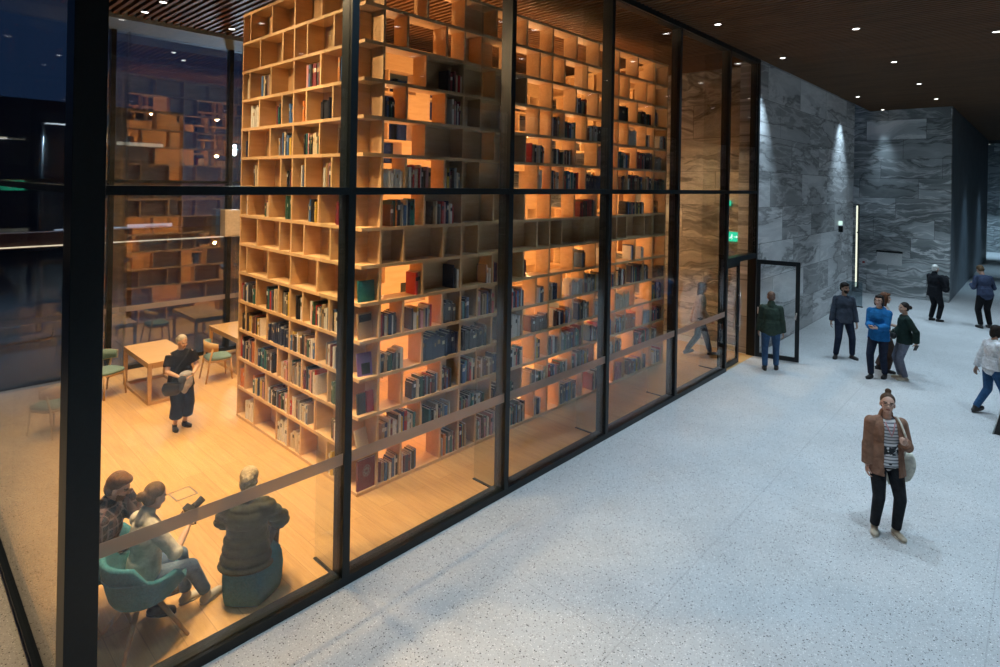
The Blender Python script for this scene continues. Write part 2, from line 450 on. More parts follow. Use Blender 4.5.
# ------------------------------------------------------------------ books
PAL = [('black', (.015, .015, .018)), ('charcoal', (.05, .052, .056)), ('navy', (.02, .035, .09)), ('grey', (.22, .23, .24)), ('white', (.68, .67, .63)),
       ('cream', (.62, .52, .36)), ('maroon', (.16, .02, .03)), ('red', (.5, .035, .03)), ('brown', (.13, .065, .035)), ('green', (.03, .1, .065)),
       ('teal', (.02, .15, .16)), ('blue', (.05, .14, .34)), ('yellow', (.62, .42, .06)), ('orange', (.6, .2, .04)), ('tan', (.38, .25, .13)), ('pink', (.55, .25, .26))]
WTS = [13, 11, 9, 8, 15, 11, 7, 5, 7, 4, 4, 6, 3, 2, 6, 2]
BM = {n: plain('cover_'+n, c, .45, 0, .4, .15, 60) for n, c in PAL}
def book_geo(mb, w, d, h, mis, origin, ax_w, ax_d, tilt=0):
    """spine faces -ax_d; w along ax_w; mis = cover, paper, band material slots"""
    ax_w, ax_d, up = Vector(ax_w), Vector(ax_d), Vector((0, 0, 1))
    if tilt:
        q = Matrix.Rotation(tilt, 3, ax_d); 
        ax_w, up = q @ ax_w, q @ up
    o = Vector(origin)
    def bx(a0, a1, b0, b1, c0, c1, mi):
        vs = mb.box(a0, a1, b0, b1, c0, c1, mi)
        for v in vs: v.co = o+ax_w*v.co.x+ax_d*v.co.y+up*v.co.z
    t_ = .0025
    bx(0, t_, 0, d, 0, h, mis[0]); bx(w-t_, w, 0, d, 0, h, mis[0]); bx(t_, w-t_, 0, t_, 0, h, mis[0])
    bx(t_, w-t_, t_, d-.004, .004, h-.004, mis[1])
    if mis[2] is not None: bx(.001, w-.001, -.0012, 0, h*.62, h*.8, mis[2])
ordn = ['zeroth', 'first', 'second', 'third', 'fourth', 'fifth', 'sixth', 'seventh', 'eighth', 'ninth', 'tenth', 'eleventh', 'twelfth', 'thirteenth', 'fourteenth',
        'fifteenth', 'sixteenth', 'seventeenth', 'eighteenth', 'nineteenth', 'twentieth', 'twenty-first', 'twenty-second', 'twenty-third', 'twenty-fourth']
ROWN = ['', 'bottom row', 'second row up', 'third row up', 'fourth row up', 'fifth row up', 'sixth row up', 'seventh row up', 'eighth row up', 'ninth row up', 'tenth row up', 'eleventh row up', 'twelfth row up']
allb = []
br = random.Random(21)
FILL_L = {1: .72, 2: .72, 3: .8, 4: .85, 5: .78, 6: .06, 8: .8, 9: .78, 10: .72, 11: .7, 12: .5}
FILL_S = {1: .85, 2: .9, 3: .8, 4: .85, 5: .8, 8: .42, 9: .45, 10: .6, 11: .48, 12: .45}
def fill(face, r):
    fr = (FILL_L if face == 'long' else FILL_S).get(r, 0)
    if not fr: return
    pos = (PL if face == 'long' else PS)[r % 2]
    z = zc(r-1)+BT/2
    for ci, (a, b) in enumerate(cells(pos)):
        if ci == 0: continue
        a, b = a+DT/2+.004, b-DT/2-.004
        if b-a < .09: continue
        if face == 'long' and r >= 8 and 1.7 < a < 3.1: continue
        if br.random() < (.05 if r < 6 else .1 if face == 'short' else .2): continue
        f = min(1, max(.15, fr*br.uniform(.55, 1.25)))
        span = (b-a)*f
        if face == 'short' and r >= 6: s, e = a, a+span
        else: s = a+(b-a-span)*br.choice((0, 0, 1, .5)); e = s+span
        tall = br.uniform(.24, .34); same = br.random() < .16; cs = None
        dark = face == 'short' and r == 12
        i = 0
        while s < e-.016 and s < b-.02:
            w = min(br.uniform(.018, .05), b-s)
            if dark: w = min(.05, b-s)
            h = min(.40, tall*br.uniform(.82, 1.12)) if not dark else .33
            d = min(.235, h*.72)
            if cs is None or not same: cs = br.choices(PAL, WTS)[0][0]
            if dark: cs = br.choice(('black', 'charcoal', 'maroon')) if i == 0 else cs
            band = br.choice((None, 'cream', 'white', 'black', 'tan')) if br.random() < .55 else None
            if band == cs: band = None
            i += 1
            allb.append(dict(face=face, r=r, c=ci+1, i=i, s=s, w=w-.001, h=h, d=d, col=cs, band=band, z=z, off=br.uniform(.012, .05)))
            s += w
for r in range(1, 13):
    fill('short', r); fill('long', r)
CAM = Vector((-.9, -5.002, 4))
for b in allb:
    p = Vector((U0, V0+b['s'], b['z'])) if b['face'] == 'short' else Vector((U0+b['s'], V0, b['z']))
    dv = p-CAM; dist = dv.length
    nrm = abs(dv.normalized().x if b['face'] == 'short' else dv.normalized().y)
    b['size'] = b['w']*b['h']*(nrm+.25)/dist**2
allb.sort(key=lambda b: -b['size'])
NSHOW = 293
def place_book(mb, b, mis, local):
    if b['face'] == 'short':   # short face: front at x=0, row runs along +y, spine faces -x
        o = Vector((b['off'], b['s'], b['z'])); aw, ad = (0, 1, 0), (1, 0, 0)
    else:
        o = Vector((b['s'], b['off'], b['z'])); aw, ad = (1, 0, 0), (0, 1, 0)
    if local:
        book_geo(mb, b['w'], b['d'], b['h'], mis, (0, 0, 0), aw, ad)
    else:
        book_geo(mb, b['w'], b['d'], b['h'], mis, o+Vector((U0, V0, 0)), aw, ad)
    return o+Vector((U0, V0, 0))
for b in allb[:NSHOW]:
    mb = MB(); mats = [BM[b['col']], M['paper']]; bi = None
    if b['band']: mats.append(BM[b['band']]); bi = 2
    loc = place_book(mb, b, (0, 1, bi), True)
    o = mb.build('book', mats); o.location = loc
    thick = 'slim ' if b['w'] < .026 else ('thick ' if b['w'] > .042 else '')
    tag(o, '%s%s book, %s in %s compartment from the corner, %s, bookcase %s side' % (thick, b['col'], ordn[b['i']], ordn[b['c']], ROWN[b['r']], b['face']), 'book', 'books standing in the bookcase')
rest = MB(); names = [n for n, _ in PAL]
for b in allb[NSHOW:]:
    place_book(rest, b, (names.index(b['col']), len(names), names.index(b['band']) if b['band'] else None), False)
o = rest.build('books', [BM[n] for n in names]+[M['paper']]); o['kind'] = 'stuff'
tag(o, 'rows of small distant books on the far shelves of the tall bookcase', 'books')
# face-out display books in the open corner compartments
def display_book(name_, u, v, r, w, h, d, mat, rz, lean, label, emblem=None, extra=None):
    mb = MB()
    mb.box(-w/2, w/2, 0, .004, 0, h, 0); mb.box(-w/2, w/2, d-.004, d, 0, h, 0); mb.box(-w/2, -w/2+.004, 0, d, 0, h, 0)
    mb.box(-w/2+.004, w/2-.004, .004, d-.004, .004, h-.005, 1)
    o = mb.build(name_, [mat, M['paper']]); o.location = (u, v, zc(r-1)+BT/2+.001); o.rotation_euler = (R(lean), 0, rz)
    tag(o, label, 'book', 'display books in the open corner compartments')
    if emblem:
        mb = MB()
        for k in range(24):
            a0, a1 = 2*math.pi*k/24, 2*math.pi*(k+1)/24
            for ra, rb in ((.052, .06), (.026, .038)):
                vs = [mb.bm.verts.new((rr*math.cos(a), -.001, h*.6+rr*1.25*math.sin(a))) for rr, a in ((ra, a0), (rb, a0), (rb, a1), (ra, a1))]
                mb.bm.faces.new(vs)
        for k in range(8):
            a = math.pi*k/4+.2
            mb.tube([(.012*math.cos(a), -.001, h*.6+.012*math.sin(a)), (.05*math.cos(a), -.001, h*.6+.06*math.sin(a))], .004, 6)
        mb.build('emblem', emblem, o)
    if extra:
        x0, x1, z0, z1, mt = extra
        box_obj('cover_print', (x0, x1, -.0015, -.0002, z0, z1), mt, o)
    return o
display_book('book', 3.44, 1.31, 1, .27, .385, .035, BM['maroon'], 0, 0, 'large crimson face-out book with round grey emblem at the bookcase corner', BM['grey'])
display_book('book', 3.42, 1.36, 2, .20, .27, .02, BM['cream'], R(10), -14, 'pale cream booklet leaning face-out in the corner compartment above the crimson book')
display_book('book', 3.38, 1.35, 3, .12, .26, .03, BM['charcoal'], 0, -5, 'charcoal face-out book beside a red one in the corner compartment')
display_book('book', 3.51, 1.35, 3, .11, .27, .03, BM['red'], 0, -5, 'bright red face-out book beside a charcoal one in the corner compartment')
purple = plain('cover_purple', (.2, .12, .36), .45)
display_book('book', 3.43, 1.36, 4, .2, .29, .03, purple, R(-8), -10, 'purple face-out book with dark cover picture in the corner compartment', None, (-.05, .07, .02, .16, BM['black']))
display_book('book', 3.43, 1.36, 5, .24, .33, .025, BM['tan'], R(6), -6, 'tan face-out book with black triangle at its top in the corner compartment', None, (-.1, .1, .22, .31, BM['black']))
display_book('book', 3.43, 1.36, 6, .24, .27, .03, BM['teal'], 0, -4, 'dark teal face-out book, topmost of the displayed books at the bookcase corner')

# ------------------------------------------------------------------ lights
LOBBY = [(-.5, [2.3, 6.05, 9.81, 13.51, 21.03, 25.07]), (-2.36, [.45, 4.2, 7.95, 11.72, 15.54, 19.35, 22.97]), (-4.3, [2.3, 6.05, 9.8, 13.57, 17.3, 21.0, 24.8, 28.6]),  # last two of the third row are added out of view to brighten the corridor
         (-6.2, [.45, 4.2, 7.95, 11.7, 15.5, 19.3]), (-8.1, [2.3, 6.05, 9.8, 13.6])]
def spot(name, loc, e, col, ang, blend, rad=.06, direction=(0, 0, -1)):
    l = bpy.data.lights.new(name, 'SPOT'); l.energy = e; l.color = col; l.spot_size = R(ang); l.spot_blend = blend; l.shadow_soft_size = rad
    o = bpy.data.objects.new(name, l); COL.objects.link(o); o.location = loc
    o.rotation_euler = Vector(direction).to_track_quat('-Z', 'Y').to_euler(); return o
def downlight_mesh():
    mb = MB(); mb.lathe([(.07, 0), (.07, -.008), (.056, -.009), (.056, 0)], 20); ring = mb.mesh('ring', M['white'])
    mb = MB(); mb.lathe([(.055, -.001), (.053, -.007), (.02, -.008)], 20); lens = mb.mesh('lens', M['lamp'])
    return ring, lens
RING, LENS = downlight_mesh()
def downlight(u, v, label, group):
    e = empty('downlight', (u, v, H)); tag(e, label, 'ceiling light', group)
    new_obj('ring', RING, e); new_obj('lens', LENS, e)
for ri, (v, us) in enumerate(LOBBY):
    for ui, u in enumerate(us):
        downlight(u, v, 'small round lobby downlight, %s along the %s row out from the glass front' % (ordn[ui+1], ordn[ri+1]), 'downlights in the slatted lobby ceiling')
        spot('lobby_spot', (u, v, H-.04), 260 if u > 25 else 510 if u < 5 else 700, (.62, .83, 1.0), 40 if u > 25 else 66, 1.0)
LIB = [(2.44, 7.19), (4.0, 7.15), (6.2, 7.1), (9.0, 7.1), (2.46, 6.25), (4.5, 6.3), (6.9, 6.3), (9.3, 6.3), (1.0, 6.0), (.9, 4.2), (2.2, 4.4), (1.2, 2.6), (2.2, 2.5), (.7, .8), (1.7, .75), (12.4, 1.6), (12.4, 4.2), (12.4, 7.0)]  # pair nearest the corner column is added to brighten the floor by the seats
for i, (u, v) in enumerate(LIB):
    downlight(u, v, 'small round library downlight, %s from the glass corner column by distance' % ordn[1+sorted(range(len(LIB)), key=lambda j: LIB[j][0]**2+LIB[j][1]**2).index(i)], 'downlights in the slatted library ceiling')
    spot('library_spot', (u, v, H-.04), (1150 if v < 1 else 460 if v > 4 else 560) if u < 12 else 560, (1.0, .67, .34), 84, .7)
# unseen spotlights added to brighten the upper rows of the short bookcase face
for k, (u, v, z) in enumerate(((.7, 5.4, 6.2), (.6, 3.6, 5.6), (.6, 2.0, 5.8))):
    e = empty('added_lamp', (u, v, H)); tag(e, 'added black ceiling spotlight aimed at the bookcase short side, %s from the corner column' % ('farthest', 'middle one', 'closest')[k], 'spotlight', 'added lamps aimed at the bookcase')
    d_ = (Vector((3.28, v-1.0, z-.6))-Vector((u, v, H-.14))).normalized()
    mb = MB(); mb.tube([(0, 0, .21), (0, 0, -.12)], .012, 8); mb.build('stem', M['black'], e)
    c_ = Vector((0, 0, -.14)); mb = MB(); mb.tube([c_-d_*.09, c_+d_*.07], [.035, .042], 16); mb.build('can', M['black'], e)
    mb = MB(); mb.tube([c_+d_*.0702, c_+d_*.073], [.036, .036], 16); mb.build('lens', M['lamp'], e)
    spot('added_spot', (u+d_.x*.12, v+d_.y*.12, H-.14+d_.z*.12), 330, (1.0, .68, .36), 75, .6, .04, d_)
# corridor lamps
for u, v in ((30.5, -4.2), (38, -4.2), (47.5, -2.4)):
    downlight(u, v, 'small round downlight %s in the far corridor' % {30.5: 'nearest the hall', 38: 'halfway along', 47.5: 'deepest'}[u], 'downlights in the far corridor')
    spot('corridor_spot', (u, v, H-.04), 2600 if u > 40 else 900, (.5, .78, 1.0), 62, 1)
# lamps inside the hollow bookcase
for u in (4.7, 6.6, 8.6, 10.4):
    for z in (.6, 1.9, 2.9, 4.7, 5.9):
        l = bpy.data.lights.new('bookcase_lamp', 'POINT'); l.energy = 36; l.color = (1.0, .56, .24); l.shadow_soft_size = .04
        o = bpy.data.objects.new('bookcase_lamp', l); COL.objects.link(o); o.location = (u, 3.1, z)

w = bpy.data.worlds.new('night'); scene.world = w; w.use_nodes = True
bg = w.node_tree.nodes['Background']; bg.inputs[0].default_value = (.10, .25, .66, 1); bg.inputs[1].default_value = .075

# ------------------------------------------------------------------ people
def skin_mat(name, c, hairc):
    return [plain(name, c, .5, 0, .35, .06, 20), M['eye'], M['lip'], hairc]
M['eye'] = plain('eye_dark', (.02, .015, .012), .3)
M['lip'] = plain('lips', (.36, .12, .1), .5)
HAIR = {k: fabric('hair_'+k, c, .35, 40, .6, .5, .004) for k, c in dict(dark=(.018, .013, .011), brown=(.075, .042, .024), auburn=(.12, .05, .025), grey=(.46, .42, .36), blond=(.5, .41, .26), white=(.62, .6, .57), bald=(.16, .10, .075), ginger=(.15, .075, .035), mid=(.14, .085, .045)).items()}
def ik(a, t, l1, l2, pole):
    a, t = Vector(a), Vector(t); d = t-a; L = min(d.length, (l1+l2)*.999)
    d = d.normalized(); x = (l1*l1-l2*l2+L*L)/(2*L); hh = math.sqrt(max(0, l1*l1-x*x))
    p = Vector(pole); p = (p-d*p.dot(d)).normalized()
    return a+d*x+p*hh, a+d*L
def person(loc, facing, h=1.7, skin=(.55, .33, .24), hair='dark', hairstyle='short', pel=(0, 0, .93), lean=0, twist=0, side=0, head=(0, 0, 0),
           hands=((.23, .03, .80), (-.23, .03, .80)), hpole=((.35, -1, 0), (-.35, -1, 0)), feet=((.10, 0, 0), (-.10, 0, 0)), ftdir=(8, -8), kpole=((.1, 1, .1), (-.1, 1, .1)),
           build=1.0, top=None, under=None, trousers=None, shoes='black', label='', group=None, curl=.55, heel=(0, 0), beard=False, glasses=False, vox=.0085, palm=None):
    s = h/1.72
    T = Matrix.Rotation(R(twist), 3, 'Z') @ Matrix.Rotation(R(side), 3, 'Y') @ Matrix.Rotation(R(-lean), 3, 'X')
    P = Vector(pel)
    tp = lambda x, y, z: P + T @ Vector((x, y, z))
    hip = [P+Matrix.Rotation(R(twist*.4), 3, 'Z') @ Vector((sx*.09, 0, -.03)) for sx in (1, -1)]
    sh = [tp(sx*.165*(.5+.5*build), -.01, .445) for sx in (1, -1)]
    neck = tp(0, -.005, .525)
    Hm = T @ Matrix.Rotation(R(lean*.6), 3, 'X') @ Euler((R(-head[0]), R(head[2]), R(head[1]))).to_matrix()
    hc = neck + T @ Vector((0, .012, .055)) + Hm @ Vector((0, .012, .105))
    el, wr, kn, an, fdir = [], [], [], [], []
    for i in (0, 1):
        e, w_ = ik(sh[i], hands[i], .285, .255, hpole[i]); el.append(e); wr.append(w_)
        ft = Vector((feet[i][0], feet[i][1], feet[i][2]+.085)); k_, a_ = ik(hip[i], ft, .425, .425, kpole[i]); kn.append(k_); an.append(a_)
        fdir.append((Matrix.Rotation(R(-ftdir[i]), 3, 'Z') @ Matrix.Rotation(R(-heel[i]), 3, 'X')) @ Vector((0, 1, 0)))
    B = build
    def torso(mb, t=0, garment=False):
        q = T
        mb.ell(tp(0, 0, -.02), (.165*B+t, .118*B+t, .125+t), q)
        mb.ell(tp(0, .008, .14), (.146*B+t, .108*B+t, .17+t), q)
        mb.ell(tp(0, 0, .33), (.168*(.6+.4*B)+t, .112*B+t, .19+t), q)
        [mb.capsule(tp(q*.02, -.015, .475), tp(q*.145, -.01, .452), .05+t*.7, .042+t*.7) for q in (1, -1)]
        mb.capsule(tp(0, -.02, .40), tp(0, -.015, .445) if garment else tp(0, -.005, .515), .085+t, (.072 if garment else .055)+t*.6)
    def arm(mb, i, t=0, upto=1.0):
        mb.capsule(sh[i], el[i], .05*(.7+.3*B)+t*.8, .041+t*.8)
        if upto > 0: mb.capsule(el[i], el[i].lerp(wr[i], upto), .042+t, .032+t-.004*(1-t*20))
    # body, one surface
    mb = MB(); torso(mb)
    for i in (0, 1):
        sx = (1, -1)[i]
        arm(mb, i)
        mb.capsule(hip[i], kn[i], .083*B, .056); mb.capsule(kn[i], an[i], .054, .037)
        f0 = an[i]+Vector((0, 0, -.045)); mb.capsule(f0, f0+fdir[i]*.11, .028, .02)
        # hand: palm, four bent fingers, thumb off the side of the palm
        d = (wr[i]-el[i]).normalized()
        n_ = Vector(palm[i]) if palm else Vector((-sx, .15, 0))
        n_ = (n_-d*n_.dot(d)).normalized(); a_ = d.cross(n_).normalized()*sx   # a_ points to the thumb side
        if a_.y < 0 and not palm: a_ = -a_
        w0 = wr[i]
        for q in (-.022, 0, .022):
            mb.capsule(w0+a_*q*.6+d*.012, w0+a_*q+d*.078, .018, .015, 8)
        for q, L_ in ((.030, .066), (.010, .075), (-.010, .070), (-.029, .054)):
            b0 = w0+a_*q+d*.085; c_ = curl*1.1
            d1_ = (d*math.cos(c_*.6)+n_*math.sin(c_*.6)); d2_ = (d*math.cos(c_*1.7)+n_*math.sin(c_*1.7))
            m_ = b0+d1_*L_*.55; mb.capsule(b0, m_, .0095, .009, 8); mb.capsule(m_, m_+d2_*L_*.5, .009, .0078, 8)
        tb = w0+a_*.026+d*.028; tm = tb+(a_*.7+d*.65+n_*.25).normalized()*.042
        mb.capsule(tb, tm, .013, .0105, 8); mb.capsule(tm, tm+(d*.9+a_*.1+n_*.45*(1+curl)).normalized()*.034, .010, .0085, 8)
    mb.capsule(tp(0, -.01, .47), hc+Hm @ Vector((0, -.02, -.05)), .056, .05)
    E_ = lambda c, r, sub=2: mb.ell(hc+Hm @ Vector(c), r, Hm, sub)
    E_((0, -.012, .03), (.075, .094, .088), 3); E_((0, .02, -.03), (.060, .072, .085)); E_((0, .052, -.085), (.034, .034, .028))
    E_((0, .092, -.022), (.013, .024, .014)); E_((0, .088, .0), (.009, .012, .03)); E_((0, .076, -.058), (.024, .018, .012))
    for sx in (1, -1):
        E_((sx*.076, -.01, -.012), (.011, .02, .032)); E_((sx*.038, .066, -.024), (.022, .02, .022)); E_((sx*.033, .078, .024), (.022, .012, .008))
    for v in mb.bm.verts: v.co *= s
    me = remesh(mb, 'person', skin_mat('skin', skin, HAIR[hair]), vox*s*.8, 2)
    Hi = Hm.transposed()
    for p_ in me.polygons:
        c = Hi @ (p_.center/s-hc)
        if c.y > .05 and abs(c.z) < .06 or c.y > .05 and c.z > -.075:
            if abs(abs(c.x)-.032) < .010 and abs(c.z-.006) < .0055: p_.material_index = 1
            elif abs(c.x) < .022 and abs(c.z+.058) < .008 and c.y > .075: p_.material_index = 2
            elif abs(abs(c.x)-.034) < .019 and abs(c.z-.027) < .0055: p_.material_index = 3
        if beard and c.y > -.01 and -.115 < c.z < -.03 and c.y > .02-(c.z+.03)*.1 and not p_.material_index: p_.material_index = 3
    body = new_obj('person', me); body.location = loc; body.rotation_euler = (0, 0, facing-math.pi/2)
    tag(body, label, 'person', group)
    body['_'] = 0; del body['_']
    def finish(mb, name, mat, v=vox, sm=3):
        for q in mb.bm.verts: q.co *= s
        return new_obj(name, remesh(mb, name, mat, v*s, sm), body)
    # trousers / skirt
    if trousers:
        tm = trousers; mb = MB(); t_ = tm.get('t', .014); ln = tm.get('len', .97)
        mb.ell(tp(0, 0, -.02), (.165*B+t_, .118*B+t_, .13), T); mb.ell(tp(0, 0, .06), (.15*B+t_, .108*B+t_, .08), T)
        for i in (0, 1):
            fl = tm.get('flare', 0)
            mb.capsule(hip[i], kn[i], .085*B+t_, .058+t_+fl*.5)
            e_ = kn[i].lerp(an[i], ln); mb.tube([kn[i], e_], [.058+t_+fl*.5, .042+t_+fl], 14)
        finish(mb, 'trousers', tm['mat'])
    def top_shell(g):
        mb = MB(); t_ = g.get('t', .014); torso(mb, t_, True)
        hem = g.get('hem', .04)      # how far it reaches below the pelvis centre
        if hem > 0:
            rg = []
            for z_, rx, ry in ((.14, .146*B+t_, .106*B+t_), (.0, .160*B+t_, .116*B+t_), (-hem, .164*B+t_+g.get('flare', .005), .118*B+t_+g.get('flare', .005))):
                rg.append([mb.bm.verts.new(tp(rx*math.cos(2*math.pi*q/24), ry*math.sin(2*math.pi*q/24), z_)) for q in range(24)])
            for a_, b_ in zip(rg, rg[1:]):
                for q in range(24): mb.bm.faces.new((a_[q], a_[(q+1) % 24], b_[(q+1) % 24], b_[q]))
            mb.bm.faces.new(rg[0][::-1]); mb.bm.faces.new(rg[-1])
        if g.get('sleeve', 'long') == 'long':
            for i in (0, 1):
                arm(mb, i, t_+g.get('st', 0), 0); mb.tube([el[i], el[i].lerp(wr[i], g.get('cuff', .96))], [.043+t_, .036+t_], 14)
                mb.ell(el[i], (.044+t_,)*3)
        elif g['sleeve'] == 'short':
            for i in (0, 1): mb.tube([sh[i], sh[i].lerp(el[i], .7)], [.056*(.7+.3*B)+t_, .056+t_], 14)
        if g.get('collar'):
            mb.capsule(tp(0, -.03, .5), tp(0, -.012, .555), .07+t_*.5, .062+t_*.5)
        if g.get('hood'):
            mb.ell(tp(0, -.09, .5), (.11, .06, .075), T)
        ob = finish(mb, g['name'], g['mat'], vox, g.get('sm', 3))
        me = ob.data
        # flatten the round hem tube front to back and cut openings
        if g.get('quilt'):
            Ti = T.transposed()
            for v in me.vertices:
                c = Ti @ (v.co/s-P); v.co += v.normal*(abs(math.sin(c.z*math.pi/g['quilt']))-.5)*.018*s
        if g.get('open'):
            bm = bmesh.new(); bm.from_mesh(me); Ti = T.transposed(); kill = []
            for f in bm.faces:
                c = Ti @ (f.calc_center_median()/s-P)
                if c.y > .02 and abs(c.x+.01) < g['open']*(1-.1*max(0, c.z)/.5) and c.z < .7: kill.append(f)
                elif c.z < -hem+.012 and abs(c.x) < .14 and abs(c.y) < .1: kill.append(f)
            bmesh.ops.delete(bm, geom=kill, context='FACES'); bm.to_mesh(me); bm.free()
            so = ob.modifiers.new('thickness', 'SOLIDIFY'); so.thickness = .008
        return ob
    if under: top_shell(under)
    if top: top_shell(top)
    # shoes
    for i in (0, 1):
        mb = MB(); f0 = an[i]+Vector((0, 0, -.085)); fd = fdir[i]; sd = fd.cross(Vector((0, 0, 1))).normalized(); upv = sd.cross(fd)
        rot = Matrix((sd, fd, upv)).transposed()
        mb.ell(f0+fd*-.015+upv*.04, (.043, .06, .045), rot); mb.ell(f0+fd*.07+upv*.035, (.047, .095, .038), rot); mb.ell(f0+fd*.12+upv*.032, (.047, .068, .036), rot)
        mb.capsule(f0+upv*.05, an[i]+Vector((0, 0, .01)), .043, .042)
        for v in mb.bm.verts:
            q = (v.co-f0).dot(upv)
            if q < .004: v.co += upv*(.004-q)
        so = shoes if not isinstance(shoes, str) else M[shoes]
        sho = finish(mb, 'shoe', so, vox*.9, 2)
        mb = MB(); rg = []
        for z_ in (.0, .016):
            rg.append([mb.bm.verts.new((f0+fd*(.055+.128*math.cos(a))+sd*((.05 if math.cos(a) > 0 else .045)*math.sin(a))+upv*z_)*s) for a in [2*math.pi*q/20 for q in range(20)]])
        for q in range(20): mb.bm.faces.new((rg[0][q], rg[0][(q+1) % 20], rg[1][(q+1) % 20], rg[1][q]))
        mb.bm.faces.new(rg[0][::-1]); mb.bm.faces.new(rg[1])
        mb.build('sole', SH['white'] if so in (SH['beige'], SH['white']) else M['black'], sho)
    # hair
    if hairstyle != 'bald':
        mb = MB(); E_ = lambda c, r: mb.ell(hc+Hm @ Vector(c), r, Hm, 3)
        E_((0, -.028, .048), (.083, .094, .086)); E_((0, -.05, .0), (.078, .068, .08))
        if hairstyle == 'thick': E_((0, .02, .095), (.07, .07, .04)); E_((0, -.02, .08), (.088, .09, .07))
        if hairstyle in ('bob', 'long'):
            for sx in (1, -1): E_((sx*.07, -.01, -.02), (.026, .05, .09))
            E_((0, .04, .092), (.062, .05, .03)); E_((0, -.07, -.04), (.075, .045, .09))
        if hairstyle == 'long':
            E_((0, -.085, -.13), (.085, .04, .12)); [E_((sx*.065, -.02, -.12), (.028, .04, .09)) for sx in (1, -1)]
        if hairstyle == 'bun_top': E_((0, -.045, .15), (.036, .036, .034)); E_((0, -.03, .12), (.03, .03, .03))
        if hairstyle == 'bun_low': E_((0, -.135, .0), (.045, .04, .045)); E_((0, -.1, .005), (.05, .04, .05))
        if hairstyle == 'ponytail':
            E_((0, -.13, .02), (.04, .04, .04)); E_((0, -.15, -.04), (.03, .03, .06))
        if hairstyle == 'braid':
            E_((0, -.03, .06), (.092, .1, .09)); E_((0, -.06, -.01), (.085, .07, .09))
            E_((0, -.105, .03), (.058, .045, .06))
            for k in range(14):
                a = R(k*38); q = .018+.0028*k; E_((q*math.cos(a), -.142+.0022*k, .03+q*math.sin(a)), (.017, .014, .017))
        for v in list(mb.bm.verts): v.co *= s
        ob = new_obj('hair', remesh(mb, 'hair', HAIR[hair], vox*s*.8, 2), body)
        # clear the face
        bm = bmesh.new(); bm.from_mesh(ob.data); kill = []
        for f in bm.faces:
            c = Hi @ (f.calc_center_median()/s-hc)
            if c.y > .03 and c.z < .055: kill.append(f)
        bmesh.ops.delete(bm, geom=kill, context='FACES'); bm.to_mesh(ob.data); bm.free()
    if glasses:
        mb = MB()
        for sx in (1, -1):
            pts = [hc+Hm @ Vector((sx*.034+.024*math.cos(a), .098, .004+.019*math.sin(a))) for a in [2*math.pi*k/12 for k in range(13)]]
            mb.tube([q*s for q in pts], .0018*s, 6); mb.tube([(hc+Hm @ Vector((sx*.058, .098, .008)))*s, (hc+Hm @ Vector((sx*.08, -.0, .006)))*s], .0025*s, 6)
        mb.tube([(hc+Hm @ Vector((-.01, .1, .006)))*s, (hc+Hm @ Vector((.01, .1, .006)))*s], .0025*s, 6)
        mb.build('spectacles', M['black'], body)
    W = Matrix.Translation(Vector(loc)) @ Matrix.Rotation(facing-math.pi/2, 4, 'Z')
    return body, dict(wr=[W @ (q*s) for q in wr], el=[W @ (q*s) for q in el], sh=[W @ (q*s) for q in sh], W=W, tp=lambda *a: W @ (tp(*a)*s), hc=W @ (hc*s))
def ang(px): return None
FWD = yaw                                  # facing straight away from the camera
RIGHT = yaw-math.pi/2                      # facing to the picture's right
LEFT = yaw+math.pi/2
TOCAM = yaw+math.pi

def stripes(name, a, b, k, axis=2, duty=.5):
    m, t, o = nt(name); co = objco(t); s_ = N(t, 'ShaderNodeSeparateXYZ'); t.links.new(co, s_.inputs[0])
    f = mth(t, 'LESS_THAN', mth(t, 'FRACT', mth(t, 'MULTIPLY', s_.outputs[axis], k)), duty)
    return m, t, o, mixc(t, f, a, b), s_
# striped T-shirt with a dark landscape print
m, t, o, c, s_ = stripes('striped_shirt', (.66, .66, .67), (.17, .18, .2), 27, 2, .38)
prn = mth(t, 'MULTIPLY', mth(t, 'GREATER_THAN', mth(t, 'ADD', s_.outputs[2], mth(t, 'MULTIPLY', noise(t, objco(t), 14, 3), .12)), 1.0),
          mth(t, 'LESS_THAN', mth(t, 'ADD', s_.outputs[2], mth(t, 'MULTIPLY', noise(t, objco(t), 9, 3), .1)), 1.105))
prn = mth(t, 'MULTIPLY', prn, mth(t, 'GREATER_THAN', noise(t, objco(t), 26, 4, .6), .44))
bsdf(t, o, mixc(t, prn, c, (.03, .035, .04)), .9, 0, .2); M['striped'] = m
# plaid
m, t, o, c, s_ = stripes('plaid', (.025, .03, .045), (.05, .035, .04), 14)
for ax, k, cc in ((0, 13, (.22, .17, .17)), (2, 13, (.22, .17, .17)), (1, 13, (.13, .07, .07))):
    f = mth(t, 'LESS_THAN', mth(t, 'FRACT', mth(t, 'MULTIPLY', s_.outputs[ax], k)), .2); c = mixc(t, mth(t, 'MULTIPLY', f, .6), c, cc)
bsdf(t, o, c, .9, 0, .2); M['plaid'] = m
CL = {k: fabric('cloth_'+k, c) for k, c in dict(tan=(.25, .135, .09), blackj=(.016, .018, .022), green=(.035, .055, .042), jeans=(.045, .10, .2), navy=(.018, .026, .05), slate=(.055, .068, .095), black=(.012, .012, .014),
    blue=(.012, .125, .33), darkgreen=(.013, .028, .024), greyj=(.13, .145, .19), beige=(.5, .42, .35), white=(.66, .68, .70), olive=(.06, .055, .035), palejeans=(.12, .2, .34), brown=(.07, .045, .035), greyc=(.32, .33, .36), offwhite=(.6, .58, .5), suit=(.012, .013, .017), steel=(.045, .06, .11), bluejeans2=(.03, .09, .2)).items()}
SH = {k: plain('shoe_'+k, c, .5) for k, c in dict(black=(.014, .014, .016), beige=(.4, .35, .27), white=(.55, .54, .5), dark=(.03, .027, .027)).items()}
